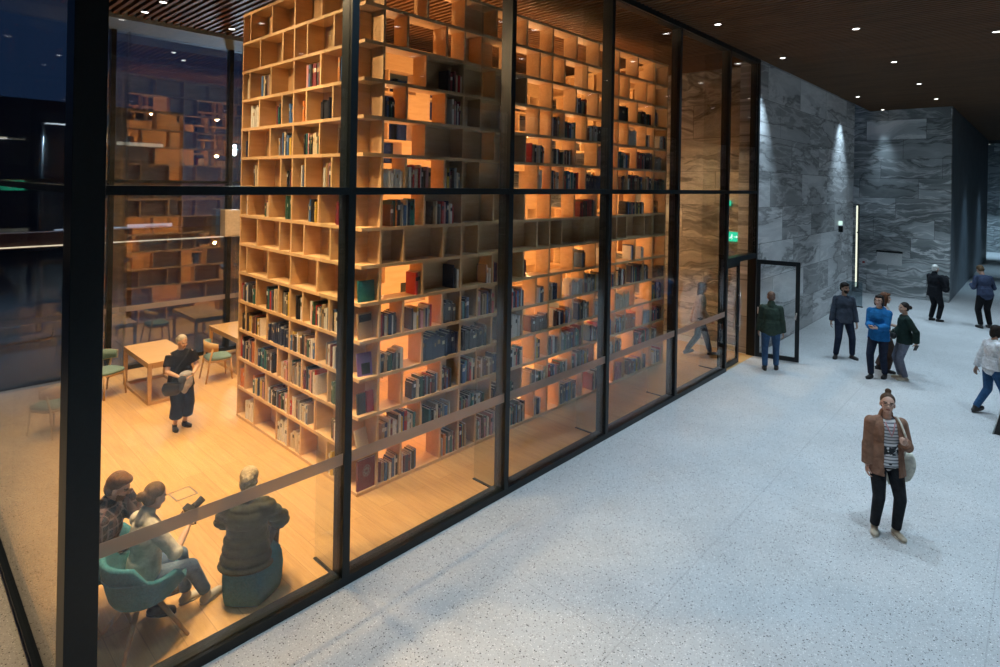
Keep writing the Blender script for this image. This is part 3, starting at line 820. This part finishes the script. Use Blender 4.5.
def bag_mesh(mb, w, h, d, sag=.25):
    """soft pouch: rounded box that bellies out towards its bottom"""
    n, mrows = 16, 9
    rings = []
    for j in range(mrows):
        f = j/(mrows-1); z = -h*f; k = .75+.35*math.sin(math.pi*min(1, f*.9+.1)); dd = d*(.35+.75*math.sin(math.pi*min(1, .12+f*.8)))
        rings.append([mb.bm.verts.new((w/2*k*math.copysign(abs(math.cos(a))**.6, math.cos(a)), dd/2*math.copysign(abs(math.sin(a))**.6, math.sin(a)), z-sag*.1*math.cos(a)*f)) for a in [2*math.pi*i/n for i in range(n)]])
    for r0, r1 in zip(rings, rings[1:]):
        for i in range(n):
            mb.bm.faces.new((r0[i], r0[(i+1) % n], r1[(i+1) % n], r1[i])).smooth = True
    mb.bm.faces.new(rings[0][::-1]); mb.bm.faces.new(rings[-1])

# 1 woman in tan jacket, nearest
_, J = person((7.2, -3.69, 0), TOCAM+R(-12), 1.60, (.60, .37, .28), 'brown', 'bun_top', head=(-9, -16, -4), build=1.08,
    hands=((.22, .03, .83), (-.13, .20, 1.21)), hpole=((.3, -1, 0), (-.45, -.5, -1)), feet=((.115, .0, 0), (-.11, .05, 0)), ftdir=(18, -10), palm=((-1, .1, 0), (.4, -.9, .3)), curl=.7,
    under=dict(name='shirt', mat=M['striped'], t=.01, sleeve='none', hem=.06, flare=.0), top=dict(name='jacket', mat=CL['tan'], t=.03, hem=.17, open=.085, collar=True, flare=.02, cuff=.93),
    trousers=dict(mat=CL['blackj'], t=.012), shoes=SH['beige'], glasses=True, vox=.0075, label='woman in tan corduroy jacket and striped top standing alone, one hand on tote strap')
tl = J['tp'](-.2, -.10, .06)
tote = empty('tote_bag', tl, TOCAM-R(110)); tag(tote, 'cream cloth tote bag hanging from the shoulder of the woman in tan jacket', 'bag')
tinv = (Matrix.Translation(tl) @ Matrix.Rotation(TOCAM-R(110), 4, 'Z')).inverted()
mb = MB(); bag_mesh(mb, .30, .36, .07, .5); mb.build('pouch', CL['offwhite'], tote)
mb = MB(); mb.tube([tinv @ J['tp'](*q) for q in ((-.20, .0, .05), (-.19, .12, .22), (-.15, .16, .36), (-.125, .09, .48), (-.12, .0, .53), (-.14, -.13, .42), (-.2, -.17, .05))], .012, 8); mb.build('strap', CL['offwhite'], tote)
mb = MB(); mb.tube([J['W'].inverted() @ J['tp'](*q) for q in ((-.055, .105, .49), (-.03, .135, .40), (-.005, .142, .33), (.02, .135, .40), (.055, .105, .49))], .007, 6); mb.build('lanyard', BM['pink'], _)
# 2 man at the door
person((12.57, -.65, 0), R(20), 1.70, (.42, .25, .18), 'bald', 'short', head=(10, 8, 0), build=1.1, hands=((.25, .05, .83), (-.24, .06, .83)), hpole=((.4, -1, 0), (-.4, -1, 0)), feet=((.12, .08, 0), (-.11, -.06, 0)),
    top=dict(name='jacket', mat=CL['green'], t=.034, hem=.10, collar=True), trousers=dict(mat=CL['jeans'], t=.016), shoes=SH['black'], label='man in dark green bomber jacket and blue jeans walking up to the open door')
# 3 bearded man
person((14.81, -1.57, 0), TOCAM+R(-15), 1.76, (.44, .27, .19), 'dark', 'thick', head=(2, 32, 0), build=1.08, hands=((.27, .03, .83), (-.25, .05, .84)), hpole=((.6, -1, 0), (-.6, -1, 0)), feet=((.17, .05, 0), (-.19, -.02, 0)), ftdir=(25, -25),
    top=dict(name='sweater', mat=CL['slate'], t=.018, hem=.10), trousers=dict(mat=CL['navy'], t=.016), shoes=SH['dark'], beard=True, label='bearded man in slate grey sweater and dark trousers standing near the grey stone wall')
# 4 person in blue
_, J = person((13.71, -2.47, 0), LEFT+R(38), 1.75, (.60, .38, .29), 'dark', 'bob', head=(-2, -4, 0), build=1.05, hands=((.05, .30, 1.10), (-.06, .31, 1.10)), hpole=((.35, -.5, -1), (-.35, -.5, -1)), feet=((.09, .12, 0), (-.08, -.14, 0)), ftdir=(5, -5),
    palm=((-.4, -.3, .8), (.4, -.3, .8)), curl=.8, top=dict(name='hoodie', mat=CL['blue'], t=.03, hem=.13, hood=True), trousers=dict(mat=CL['navy'], t=.016), shoes=SH['black'], glasses=True, label='person in bright blue hoodie and dark jeans walking while holding a phone')
ph = J['W'] @ Vector((0, .385, 1.135)); o = box_obj('phone', (-.036, .036, -.075, .075, -.004, .004), M['black']); o.location = ph; o.rotation_euler = (R(20), 0, LEFT+R(38)-math.pi/2)
tag(o, 'small dark phone in both hands of the person in blue hoodie', 'phone')
# 5 woman half hidden behind
person((14.35, -2.45, 0), TOCAM+R(60), 1.72, (.58, .36, .27), 'auburn', 'long', head=(4, 10, 0), hands=((.16, .24, 1.05), (-.2, .05, .86)), feet=((.1, .05, 0), (-.1, -.08, 0)),
    top=dict(name='blouse', mat=CL['beige'], t=.018, hem=.1, sleeve='short'), trousers=dict(mat=CL['brown'], t=.02, flare=.02), shoes=SH['black'], label='woman with long auburn hair and beige top half hidden behind the blue hoodie')
# 6 woman in dark green
_, J = person((13.96, -2.89, 0), LEFT-R(18), 1.62, (.52, .32, .23), 'dark', 'bun_low', head=(6, 8, 0), hands=((.12, .2, .98), (-.2, -.16, .88)), hpole=((.8, -.8, 0), (-.8, -1, 0)), feet=((.09, .04, 0), (-.09, .0, 0)), ftdir=(4, -4),
    top=dict(name='pullover', mat=CL['darkgreen'], t=.03, hem=.1), trousers=dict(mat=CL['greyj'], t=.018), shoes=SH['beige'], label='woman with low dark bun, black-green pullover and grey trousers facing the blue hoodie')
e = empty('belt_bag', J['tp'](.06, .21, .1), LEFT-R(18)-math.pi/2); tag(e, 'small black bag held in front of the woman in black-green pullover', 'bag')
mb = MB(); bag_mesh(mb, .2, .13, .1, .1); mb.build('pouch', M['black'], e)
mb = MB(); mb.tube([(-.08, 0, 0), (-.06, -.02, .07), (.06, -.02, .07), (.08, 0, 0)], .007, 8); mb.build('handle', M['black'], e)
o = box_obj('phone', (-.035, .035, -.07, .07, -.004, .004), M['black']); o.location = J['wr'][1]+Vector((.0, 0, -.09)); o.rotation_euler = (R(60), 0, LEFT)
tag(o, 'dark phone held behind the back of the woman in black-green pullover', 'phone')
# 7 old man
person((21.39, -2.58, 0), RIGHT+R(10), 1.71, (.58, .38, .3), 'white', 'short', head=(4, 5, 0), build=1.18, hands=((.1, .27, 1.0), (-.1, .27, 1.02)), hpole=((.9, -.6, -.2), (-.9, -.6, -.2)), feet=((.1, .04, 0), (-.1, -.02, 0)),
    top=dict(name='suit_jacket', mat=CL['suit'], t=.03, hem=.16, collar=True), trousers=dict(mat=CL['suit'], t=.02), shoes=SH['black'], label='white-haired man in black suit standing by the corner of the far stone wall')
e = empty('folded_coat', (21.39+.33*math.cos(RIGHT+R(10)), -2.58+.33*math.sin(RIGHT+R(10)), 1.22), RIGHT+R(10)-math.pi/2); tag(e, 'black coat carried over the arms of the white-haired man', 'coat')
mb = MB(); mb.ell((0, 0, -.05), (.17, .1, .22)); mb.ell((.03, .03, -.22), (.13, .08, .14)); mb.ell((-.05, 0, .1), (.12, .07, .09))
new_obj('cloth', remesh(mb, 'cloth', CL['suit'], .012, 3), e); 
mb = MB(); mb.tube([(-.12, .05, .12), (0, .09, .16), (.12, .05, .1)], .018, 8); mb.build('collar', CL['black'], e)
# 8 person at the corridor
person((21.4, -3.78, 0), FWD+R(-8), 1.84, (.5, .3, .22), 'mid', 'short', lean=14, head=(34, 0, 0), build=1.12, hands=((.17, .3, 1.15), (-.17, .3, 1.15)), hpole=((.35, -.3, -1), (-.35, -.3, -1)), feet=((.14, .02, 0), (-.12, -.04, 0)),
    top=dict(name='shirt', mat=CL['steel'], t=.022, hem=.03), trousers=dict(mat=CL['black'], t=.018), shoes=SH['dark'], label='person in navy shirt and black trousers seen from behind with bowed head')
# 9 white shirt
person((12.8, -4.36, 0), RIGHT+R(-6), 1.60, (.45, .27, .2), 'dark', 'bob', head=(4, 0, 0), lean=5, hands=((.22, .12, .84), (-.24, -.12, .84)), feet=((.09, .22, 0), (-.09, -.22, .03)), heel=(0, -18),
    top=dict(name='blouse', mat=CL['white'], t=.026, hem=.04), trousers=dict(mat=CL['bluejeans2'], t=.015), shoes=SH['dark'], label='woman in white blouse and blue jeans striding past the black slanted stand')
# 10 lady in the library
_, J = person((2.45, 5.05, 0), TOCAM+R(52), 1.47, (.62, .40, .29), 'grey', 'bun_low', head=(14, 10, 0), build=1.18, hands=((.13, .27, 1.03), (-.10, .27, 1.04)), hpole=((1, -.5, -.4), (-1, -.5, -.4)), feet=((.1, .03, 0), (-.1, -.02, 0)), ftdir=(12, -12),
    top=dict(name='blouse', mat=CL['black'], t=.03, sleeve='short', hem=.16, flare=.03), trousers=dict(mat=CL['black'], t=.025, len=.62, flare=.045), shoes=SH['black'], label='grey-haired woman in black standing on the library floor with jacket on her arm')
e = empty('grey_jacket', J['tp'](.02, .27, .13), TOCAM+R(52)-math.pi/2); tag(e, 'light grey jacket draped over the arms of the woman in black', 'jacket')
mb = MB(); mb.ell((0, .0, -.01), (.11, .07, .07)); mb.ell((.03, .03, -.14), (.075, .05, .16)); mb.ell((-.03, .04, -.1), (.06, .05, .12)); new_obj('cloth', remesh(mb, 'cloth', CL['greyc'], .01, 3), e)
mb = MB(); mb.ell((.08, .05, -.05), (.07, .05, .06)); mb.capsule((.07, .05, -.08), (.1, .06, -.2), .04, .03); new_obj('sleeve', remesh(mb, 'sleeve', CL['slate'], .01, 2), e)
e = empty('shoulder_bag', J['tp'](.20, .12, -.02), TOCAM+R(52)-math.pi/2+R(-40)); tag(e, 'black leather shoulder bag at the hip of the woman in black', 'bag')
mb = MB(); bag_mesh(mb, .26, .19, .13, .1); mb.build('pouch', plain('black_leather', (.02, .02, .022), .3), e)
inv = (Matrix.Translation(e.location) @ Matrix.Rotation(TOCAM+R(52)-math.pi/2+R(-40), 4, 'Z')).inverted()
mb = MB(); mb.tube([inv @ J['tp'](*q) for q in ((.22, .15, .0), (.14, .17, .25), (-.02, .14, .42), (-.13, .07, .53), (-.14, -.05, .5))], .01, 8); mb.build('strap', M['black'], e)
mb = MB(); mb.lathe([(.012, 0), (.026, .004), (.026, .008), (.012, .012)], 16, (0, 0, 0))
for v in mb.bm.verts: v.co = Matrix.Rotation(R(90), 3, 'X') @ v.co + Vector((.03, .06, -.09))
mb.build('clasp', M['steel'], e)
# 11 woman with the camera, in the bucket chair
_, J = person((.70, .67, 0), R(10), 1.60, (.60, .38, .28), 'mid', 'bun_low', pel=(0, .02, .60), lean=4, head=(20, -2, 0), hands=((.12, .36, .88), (-.07, .37, .90)), hpole=((.8, -.5, -.7), (-.8, -.5, -.7)),
    feet=((.04, .62, 0), (-.12, .50, 0)), kpole=((.05, .5, 1), (-.1, .5, 1)), ftdir=(-6, 6), palm=((-.7, .2, .5), (.7, .2, .5)), curl=.9,
    top=dict(name='shirt', mat=CL['offwhite'], t=.024, hem=.05, cuff=.1, collar=True), trousers=dict(mat=CL['palejeans'], t=.016, len=.9), shoes=SH['white'], label='woman in off-white shirt and pale jeans sitting in the teal bucket chair')
e = empty('photo_camera', J['W'] @ Vector((.02, .42, .92)), R(10)-math.pi/2); e.rotation_euler.x = R(30); tag(e, 'black camera held up by the woman in off-white shirt', 'camera')
mb = MB(); mb.box(-.065, .065, -.03, .03, -.045, .045); mb.build('camera_body', M['black'], e, bevel=.006)
mb = MB(); mb.tube([(0, .03, 0), (0, .06, 0), (0, .062, 0), (0, .13, 0)], [.035, .035, .03, .033], 16); mb.build('lens', M['black'], e)
mb = MB(); mb.tube([(-.06, -.02, .03), (-.08, -.04, -.06), (-.02, -.05, -.14), (.06, -.04, -.1), (.066, -.02, .02)], .007, 8); mb.build('strap', M['black'], e)
# 12 man in plaid
person((.50, 1.22, 0), R(-28), 1.70, (.56, .34, .25), 'ginger', 'thick', pel=(0, 0, .50), lean=10, head=(18, 0, 0), build=1.1, hands=((.14, .26, .72), (-.06, .2, 1.10)), hpole=((.4, -.5, -1), (-.4, -.3, -1)), feet=((.12, .5, 0), (-.14, .5, 0)), kpole=((.1, .5, 1), (-.1, .5, 1)),
    top=dict(name='shirt', mat=M['plaid'], t=.024, hem=.04, collar=True), trousers=dict(mat=CL['navy'], t=.016), shoes=SH['dark'], beard=True, label='bearded man in dark plaid shirt sitting beside the woman with the camera')
# 13 woman on the pouf, back to the glass
person((1.54, .50, 0), FWD+R(4), 1.60, (.6, .4, .3), 'blond', 'braid', pel=(0, 0, .50), lean=3, head=(10, 6, 0), build=1.14, hands=((.18, .36, .62), (-.18, .36, .62)), hpole=((1, -.6, -.2), (-1, -.6, -.2)), feet=((.12, .46, 0), (-.16, .44, 0)), kpole=((.1, .5, 1), (-.1, .5, 1)),
    top=dict(name='quilted_jacket', mat=fabric('quilted_olive', (.042, .046, .028), .4, 10, .6), t=.05, hem=.13, collar=True, quilt=.085, cuff=.8, flare=.03), trousers=dict(mat=CL['navy'], t=.016), shoes=SH['white'], label='woman in olive quilted jacket with pinned-up blond hair sitting on the teal pouf')
# 14 person walking inside near the door
person((12.5, .95, 0), LEFT+R(180-14), 1.72, (.5, .32, .24), 'brown', 'long', lean=4, hands=((.2, .22, .9), (-.22, -.14, .86)), feet=((.08, -.28, .04), (-.08, .26, 0)), heel=(-22, 0),
    top=dict(name='cardigan', mat=CL['beige'], t=.024, hem=.14), trousers=dict(mat=CL['black'], t=.016), shoes=SH['black'], label='person in pale top and black trousers walking inside the library behind the door')

# ------------------------------------------------------------------ furniture
TEAL = fabric('teal_felt', (.04, .185, .25), .18, 40, .85, .25)
SAGE = fabric('sage_upholstery', (.17, .27, .255), .14, 60, .85, .2)
def loft(mb, rings, close=True):
    vr = [[mb.bm.verts.new(p) for p in r] for r in rings]; n = len(vr[0])
    for a, b in zip(vr, vr[1:]):
        for i in range(n if close else n-1):
            mb.bm.faces.new((a[i], a[(i+1) % n], b[(i+1) % n], b[i])).smooth = True
    return vr
def bucket_chair(loc, rz, label, wood=True):
    e = empty('bucket_chair', loc, rz); tag(e, label, 'chair')
    n = 40
    def rim(a):   # a = 0 at the front (+y)
        b = abs(math.degrees(a)); b = 360-b if b > 180 else b
        return .49 if b < 38 else (.49+.15*min(1, (b-38)/20) if b < 105 else .64+.15*min(1, (b-105)/22))
    rings = []
    angs = [2*math.pi*i/n for i in range(n)]
    P_ = lambda r, a, z: Vector((r*math.sin(a)*1.02, r*math.cos(a), z))
    def pz(rr, f): return [P_(rr, a, .395+(rim(a)-.395)*f) for a in angs]
    rings = [[P_(.05, a, .385) for a in angs], [P_(.2, a, .388) for a in angs]]
    for f, rr in ((.0, .235), (.1, .258), (.35, .285), (.7, .312), (.95, .328), (1.0, .318)): rings.append(pz(rr, f))
    for f, rr in ((1.0, .288), (.95, .275), (.7, .262)): rings.append([P_(rr-.0, a, max(.47, .395+(rim(a)-.395)*f)) for a in angs])
    rings.append([P_(.235, a, .465) for a in angs]); rings.append([P_(.04, a, .465) for a in angs])
    mb = MB(); vr = loft(mb, rings); mb.bm.faces.new(vr[0][::-1]); mb.bm.faces.new(vr[-1]); mb.build('shell', TEAL, e)
    mb = MB(); mb.lathe([(.03, .466), (.215, .466), (.24, .48), (.23, .495), (.2, .502), (.03, .504)], 32); mb.build('seat_cushion', TEAL, e)
    mb = MB(); mb.tube([P_(.322, a, .655) for a in [math.radians(q) for q in range(112, 250, 6)]], .008, 8); mb.build('seam', TEAL, e)
    for k in range(4):
        a = R(45+90*k)
        mb = MB(); mb.tube([P_(.07, a, .385), P_(.37, a, .0)], [.024, .014], 12); mb.build('leg', M['leg_wood'], e)
    mb = MB(); mb.lathe([(.05, .355), (.12, .37), (.14, .387)], 24); mb.build('hub', M['leg_wood'], e)
    return e
bucket_chair((.72, .655, 0), R(6)-math.pi/2, 'teal felt bucket chair with splayed wooden legs under the woman with camera')
bucket_chair((.55, 1.26, 0), R(-20)-math.pi/2, 'teal felt bucket chair beneath the man in plaid shirt')
# pouf: soft five-sided block
mb = MB()
def poly(rr, z, tw, k=5, n=40):
    pts = []
    for i in range(n):
        a = 2*math.pi*i/n; q = ((a+tw) % (2*math.pi/k))-math.pi/k
        r_ = rr*math.cos(math.pi/k)/math.cos(q)*.72+rr*.28*.93
        pts.append((r_*math.cos(a), r_*math.sin(a), z))
    return pts
vr = loft(mb, [poly(r_, z, .5) for r_, z in ((.05, .0), (.25, .0), (.275, .02), (.29, .1), (.30, .25), (.285, .36), (.26, .40), (.2, .415), (.05, .42))])
mb.bm.faces.new(vr[0][::-1]); mb.bm.faces.new(vr[-1])
pf = empty('pouf', (1.62, .56, 0)); tag(pf, 'teal felt pouf under the woman in olive quilted jacket', 'pouf')
mb.build('cushion', TEAL, pf)
mb = MB(); mb.tube([(q[0]*1.0, q[1]*1.0, .395) for q in poly(.268, 0, .5)]+[tuple(poly(.268, .395, .5)[0])], .006, 6); mb.build('piping', TEAL, pf)

def reading_table(loc, rz, L, W, label):
    e = empty('reading_table', loc, rz); tag(e, label, 'table', 'oak reading tables along the back glass')
    box_obj('table_top', (0, W, 0, L, .70, .735), M['oak_furn'], e, bevel=.003)
    for x in (0, W-.06):
        for y in (0, L-.06): box_obj('leg', (x, x+.06, y, y+.06, 0, .70), M['oak_furn'], e)
    for b in ((0, .06, .06, L-.06), (W-.06, W, .06, L-.06), (.06, W-.06, 0, .06), (.06, W-.06, L-.06, L)):
        box_obj('stretcher', (*b, .0, .055), M['oak_furn'], e)
        box_obj('apron', (b[0]+.01, b[1]-.01, b[2]+.01, b[3]-.01, .63, .70), M['oak_furn'], e)
    return e
reading_table((2.37, 6.38, 0), 0, 1.5, .75, 'pale oak table behind the woman in black')
reading_table((4.15, 6.95, 0), 0, 1.5, .75, 'pale oak table partly hidden by the far end of the bookcase')
def wood_chair(loc, rz, label):
    e = empty('upholstered_chair', loc, rz); tag(e, label, 'chair', 'sage upholstered oak chairs')
    mb = MB()
    def sq(w, d, z, n=28, p=.55): return [(w*math.copysign(abs(math.cos(a))**p, math.cos(a)), d*math.copysign(abs(math.sin(a))**p, math.sin(a)), z) for a in [2*math.pi*i/n for i in range(n)]]
    vr = loft(mb, [sq(.05, .05, .43), sq(.235, .225, .43), sq(.245, .235, .445), sq(.24, .23, .47), sq(.2, .19, .482), sq(.04, .04, .484)])
    mb.bm.faces.new(vr[0][::-1]); mb.bm.faces.new(vr[-1]); mb.build('seat', SAGE, e)
    mb = MB(); vr = loft(mb, [sq(.22, .21, .385), sq(.238, .228, .39), sq(.238, .228, .43), sq(.22, .21, .431)]); mb.bm.faces.new(vr[0][::-1]); mb.bm.faces.new(vr[-1]); mb.build('seat_frame', M['oak_furn'], e)
    angs = [R(q) for q in range(195, 346, 6)]
    def arc(r0, r1, zb, zt, nm, mt, par):
        mb = MB(); rings = []
        for a in angs:
            f = abs(math.degrees(a)-270)/75; zz = zb+.03*f; zt2 = zt-.03*f*f-.02*f
            rings.append([(r0*math.cos(a), r0*math.sin(a)*.9, zz), (r1*math.cos(a), r1*math.sin(a)*.9, zz), (r1*1.03*math.cos(a), r1*1.03*math.sin(a)*.9, zt2), (r0*1.03*math.cos(a), r0*1.03*math.sin(a)*.9, zt2)])
        vr = loft(mb, rings); mb.bm.faces.new(vr[0][::-1]); mb.bm.faces.new(vr[-1]); return mb.build(nm, mt, par)
    bk = arc(.235, .265, .60, .80, 'backrest', SAGE, e); arc(.2655, .28, .58, .80, 'back_shell', M['oak_furn'], bk)
    for sx in (1, -1):
        mb = MB(); mb.tube([(sx*.19, .19, .42), (sx*.21, .22, 0)], [.019, .013], 10); mb.build('leg', M['oak_furn'], e)
        mb = MB(); mb.tube([(sx*.22, -.15, .66), (sx*.20, -.2, .42), (sx*.22, -.27, 0)], [.018, .02, .013], 10); mb.build('leg', M['oak_furn'], e)
wood_chair((2.0, 7.45, 0), R(-65)-math.pi/2, 'sage upholstered oak chair at the column side of the oak table')
wood_chair((3.78, 7.0, 0), R(-5)-math.pi/2, 'sage upholstered oak chair with bent wooden back between the two oak tables')
wood_chair((1.0, 6.2, 0), R(120)-math.pi/2, 'sage upholstered oak chair seen through the side glass beside the corner column')
# floor box
e = empty('floor_outlet', (1.79, 2.9, 0), R(4)); tag(e, 'square metal floor outlet frame set in the oak boards', 'floor outlet')
mb = MB(); mb.box(-.13, .13, -.13, -.115, -.002, .003); mb.box(-.13, .13, .115, .13, -.002, .003); mb.box(-.13, -.115, -.115, .115, -.002, .003); mb.box(.115, .13, -.115, .115, -.002, .003)
mb.build('frame', M['steel'], e); box_obj('lid', (-.115, .115, -.115, .115, -.002, .002), M['oak_furn'], e)
# signs
def arrow_man(e, w, h, y):
    mb = MB(); k = h
    def bar(x0, z0, x1, z1, r_): mb.tube([(x0*k, y, z0*k), (x1*k, y, z1*k)], r_*k, 6)
    mb.ell((-.1*k, y, .28*k), (.07*k, .004, .07*k)); bar(-.13, .17, -.2, -.05, .05); bar(-.2, -.05, -.05, -.2, .04); bar(-.05, -.2, -.12, -.36, .035); bar(-.2, -.05, -.32, -.2, .04); bar(-.32, -.2, -.48, -.2, .035); bar(-.12, .14, .06, .05, .03)
    bar(.2, 0, .6, 0, .04); bar(.6, 0, .45, .15, .04); bar(.6, 0, .45, -.15, .04)
    mb.build('pictogram', M['signwhite'], e)
def exit_sign(loc, rz, w, h, label):
    e = empty('exit_sign', loc, rz); tag(e, label, 'exit sign')
    mb = MB(); mb.box(-w/2, w/2, -.02, .02, -h/2, h/2); mb.build('panel', M['green'], e, bevel=.003)
    mb = MB(); mb.box(-w/2-.008, w/2+.008, -.015, .03, h/2, h/2+.02); mb.build('housing', M['white'], e)
    arrow_man(e, w, h*.8, -.022)
    return e
exit_sign((13.95, .75, 2.75), R(-90), .32, .24, 'green exit sign on the lit stone beside the library door')
exit_sign((13.95, .95, 3.6), R(-90), .26, .13, 'small green exit sign above the library door sign')
exit_sign((.75, 8.66, 3.8), 0, .36, .18, 'green exit sign on the back window rail seen through the side glass')
e = empty('wall_sign', (20.98, -.02, 2.88)); tag(e, 'small lit sign with dark bracket on the long quartzite wall', 'sign')
mb = MB(); mb.box(-.015, .015, -.11, 0, -.07, .07); mb.build('panel', emis('sign_glow', (.7, 1, .9), 1.0), e); box_obj('bracket', (-.015, .015, -.13, 0, -.3, -.1), M['frame'], e)
e = empty('notice_board', (25.40, -.74, 1.43)); tag(e, 'white notice panel with dark top rail on the far veined wall', 'notice board')
box_obj('panel', (-.03, 0, -.40, .40, -.26, .2), M['white'], e); box_obj('top_rail', (-.07, 0, -.42, .42, .2, .27), M['black'], e)
e = empty('fire_notice', (25.40, .1, 1.18)); tag(e, 'tiny white notice with red mark near the lit strip', 'sign')
box_obj('panel', (-.01, 0, -.1, .1, -.1, .1), M['white'], e); box_obj('mark', (-.013, -.0105, -.04, .04, -.03, .04), BM['red'], e)
e = empty('light_box', (23.5, -.02, .42)); tag(e, 'tall slim lit strip in a black frame at the end of the quartzite wall', 'light box')
box_obj('diffuser', (-.06, .06, -.03, .0, .05, 3.0), emis('strip_glow', (.95, 1, .80), 1.1), e)
box_obj('frame', (.062, .22, -.06, .02, 0, 3.05), M['frame'], e); box_obj('divider_bar', (-.06, .06, -.04, -.03, 2.0, 2.05), M['frame'], e)
e = empty('glass_barrier', (22.0, -.3, 0)); tag(e, 'low grey glass panel standing at the quartzite wall end', 'barrier')
box_obj('panel', (-.01, .01, -.24, .24, .03, .85), glass('grey_glass', (.6, .68, .72), 1.6), e); box_obj('foot', (-.05, .05, -.26, .26, 0, .03), M['frame'], e)
e = empty('info_stand', (11.8, -4.44, 0)); tag(e, 'black slanted stand cut by the picture edge below the woman in white', 'stand')
mb = MB(); vs = [(-.04, 0, 0), (.3, 0, 0), (-.04, -.5, 0), (.3, -.5, 0), (-.04, -.24, 1.15), (.3, -.24, 1.15), (-.04, -.5, 1.15), (.3, -.5, 1.15)]
b = [mb.bm.verts.new(q) for q in vs]
for f in ((0, 1, 3, 2), (4, 6, 7, 5), (0, 4, 5, 1), (2, 3, 7, 6), (0, 2, 6, 4), (1, 5, 7, 3)): mb.bm.faces.new([b[i] for i in f])
mb.build('casing', M['black'], e); mb = MB(); mb.tube([(-.045, .004, .0), (-.045, -.236, 1.15)], .012, 8); mb.build('edge_trim', M['steel'], e)
e = empty('wall_box', (4.63, 8.6, 2.98)); tag(e, 'beige box fixed high on the back window beside the bookcase', 'box')
box_obj('casing', (-.17, .17, -.14, .14, -.3, .3), plain('beige_box', (.5, .44, .36), .6), e, bevel=.006); box_obj('cover', (-.14, .14, -.15, -.142, -.27, .27), plain('beige_cover', (.55, .48, .4), .6), e)
e = empty('hand_rail', (0, 8.5, 0)); tag(e, 'thin brass rail with upturned end along the back window', 'rail')
mb = MB(); mb.tube([(.1, 0, .93), (1.28, 0, .95), (1.36, 0, .98), (1.38, 0, 1.1)], .014, 10); mb.build('rail', M['brass'], e)
for x in (.4, 1.2):
    mb = MB(); mb.tube([(x, .28, .9), (x, .02, .9), (x, 0, .94)], .009, 8); mb.build('bracket', M['brass'], e)

# ------------------------------------------------------------------ the night outside the back glass
structure(box_obj('terrain', (-30, 40, VB+.1, 60, -.25, -.05), plain('night_paving', (.05, .055, .065), .6)))
e = empty('flood_light', (6.02, 12.0, 0)); tag(e, 'dazzling white floodlight on a pole outside behind the bookcase edge', 'floodlight')
mb = MB(); mb.tube([(0, 0, -.05), (0, 0, 4.6)], .04, 10); mb.build('pole', M['frame'], e)
mb = MB(); mb.box(-.16, .16, .0, .1, 4.62, 5.0); mb.build('housing', M['frame'], e)
for x in (-.075, .075):
    for z in (4.7, 4.81, 4.92):
        mb = MB(); mb.lathe([(.045, 0), (.04, -.012)], 14)
        for v in mb.bm.verts: v.co = Matrix.Rotation(R(90), 3, 'X') @ Vector((v.co.x, v.co.y, -v.co.z))+Vector((x, -.001, z))
        mb.build('lamp', M['flood'], e)
spot('flood_spot', (6.02, 11.85, 4.8), 700, (.7, .85, 1), 120, .8, .15, (-.5, -1, -.12))
e = empty('office_building', (4, 34, 0)); tag(e, 'dark office building with a few lit windows across the street at night', 'building')
dk = plain('dark_facade', (.03, .045, .07), .6)
box_obj('wall', (-30, 8, 0, 6, -.1, 8), dk, e)
wr_ = random.Random(5)
winm = [emis('window_glow_a', (.3, .5, 1), .15), emis('window_glow_b', (1, .9, .7), .4), emis('window_glow_c', (.6, .75, 1), .6)]
for i in range(30):
    x = -29+wr_.random()*36; z = 1+int(wr_.random()*3)*2.4
    box_obj('window', (x, x+wr_.choice((1.2, 2.4, 3.6)), -.06, -.01, z, z+wr_.choice((.08, .12, .2))), wr_.choice(winm), e)
e = empty('reflected_line', (-6, 14, 0)); tag(e, 'thin glowing line set outside to imitate a reflection in the back glass', 'imitated reflection')
box_obj('strip', (-6, 16, 0, .05, 2.13, 2.16), M['line_glow'], e); box_obj('beam', (-6, 16, .05, .4, 2.1, 2.5), plain('dark_beam', (.1, .05, .05), .7), e)  # glowing line imitates a reflected light; beam and posts are added to carry it
for x in range(-6, 17, 4): box_obj('post', (x, x+.12, .1, .22, -.05, 2.1), M['frame'], e)

def street_lamp(x, y, z, L, label):
    e = empty('street_lamp', (x, y, 0)); tag(e, label, 'street lamp', 'street lamps outside the back glass')
    mb = MB(); mb.tube([(0, 0, -.05), (0, 0, z)], [.07, .045], 12); mb.build('pole', M['frame'], e)
    mb = MB(); mb.box(-.05, L, -.06, .06, z, z+.07); h_ = mb.build('arm', M['frame'], e)
    box_obj('lamp', (.05, L-.02, -.05, .05, z-.03, z), emis('street_glow', (.8, .9, 1), 3.5), h_)
    spot('street_spot', (x+L/2, y, z-.05), 900, (.55, .78, 1), 130, .6)
street_lamp(2.0, 14, 5.36, .62, 'street lamp with thin bright arm, taller one beyond the side glass')
street_lamp(1.1, 16, 5.0, .45, 'street lamp with short bright arm, lower one beyond the side glass')


# ------------------------------------------------------------------ render look
scene.view_settings.view_transform = 'Standard'; scene.view_settings.look = 'None'
scene.view_settings.exposure = 0; scene.view_settings.gamma = 1; scene.view_settings.use_curve_mapping = False
cy = scene.cycles
cy.use_denoising = True; cy.max_bounces = 8; cy.diffuse_bounces = 4; cy.glossy_bounces = 4; cy.transparent_max_bounces = 24
cy.caustics_reflective = False; cy.caustics_refractive = False; cy.sample_clamp_indirect = 6
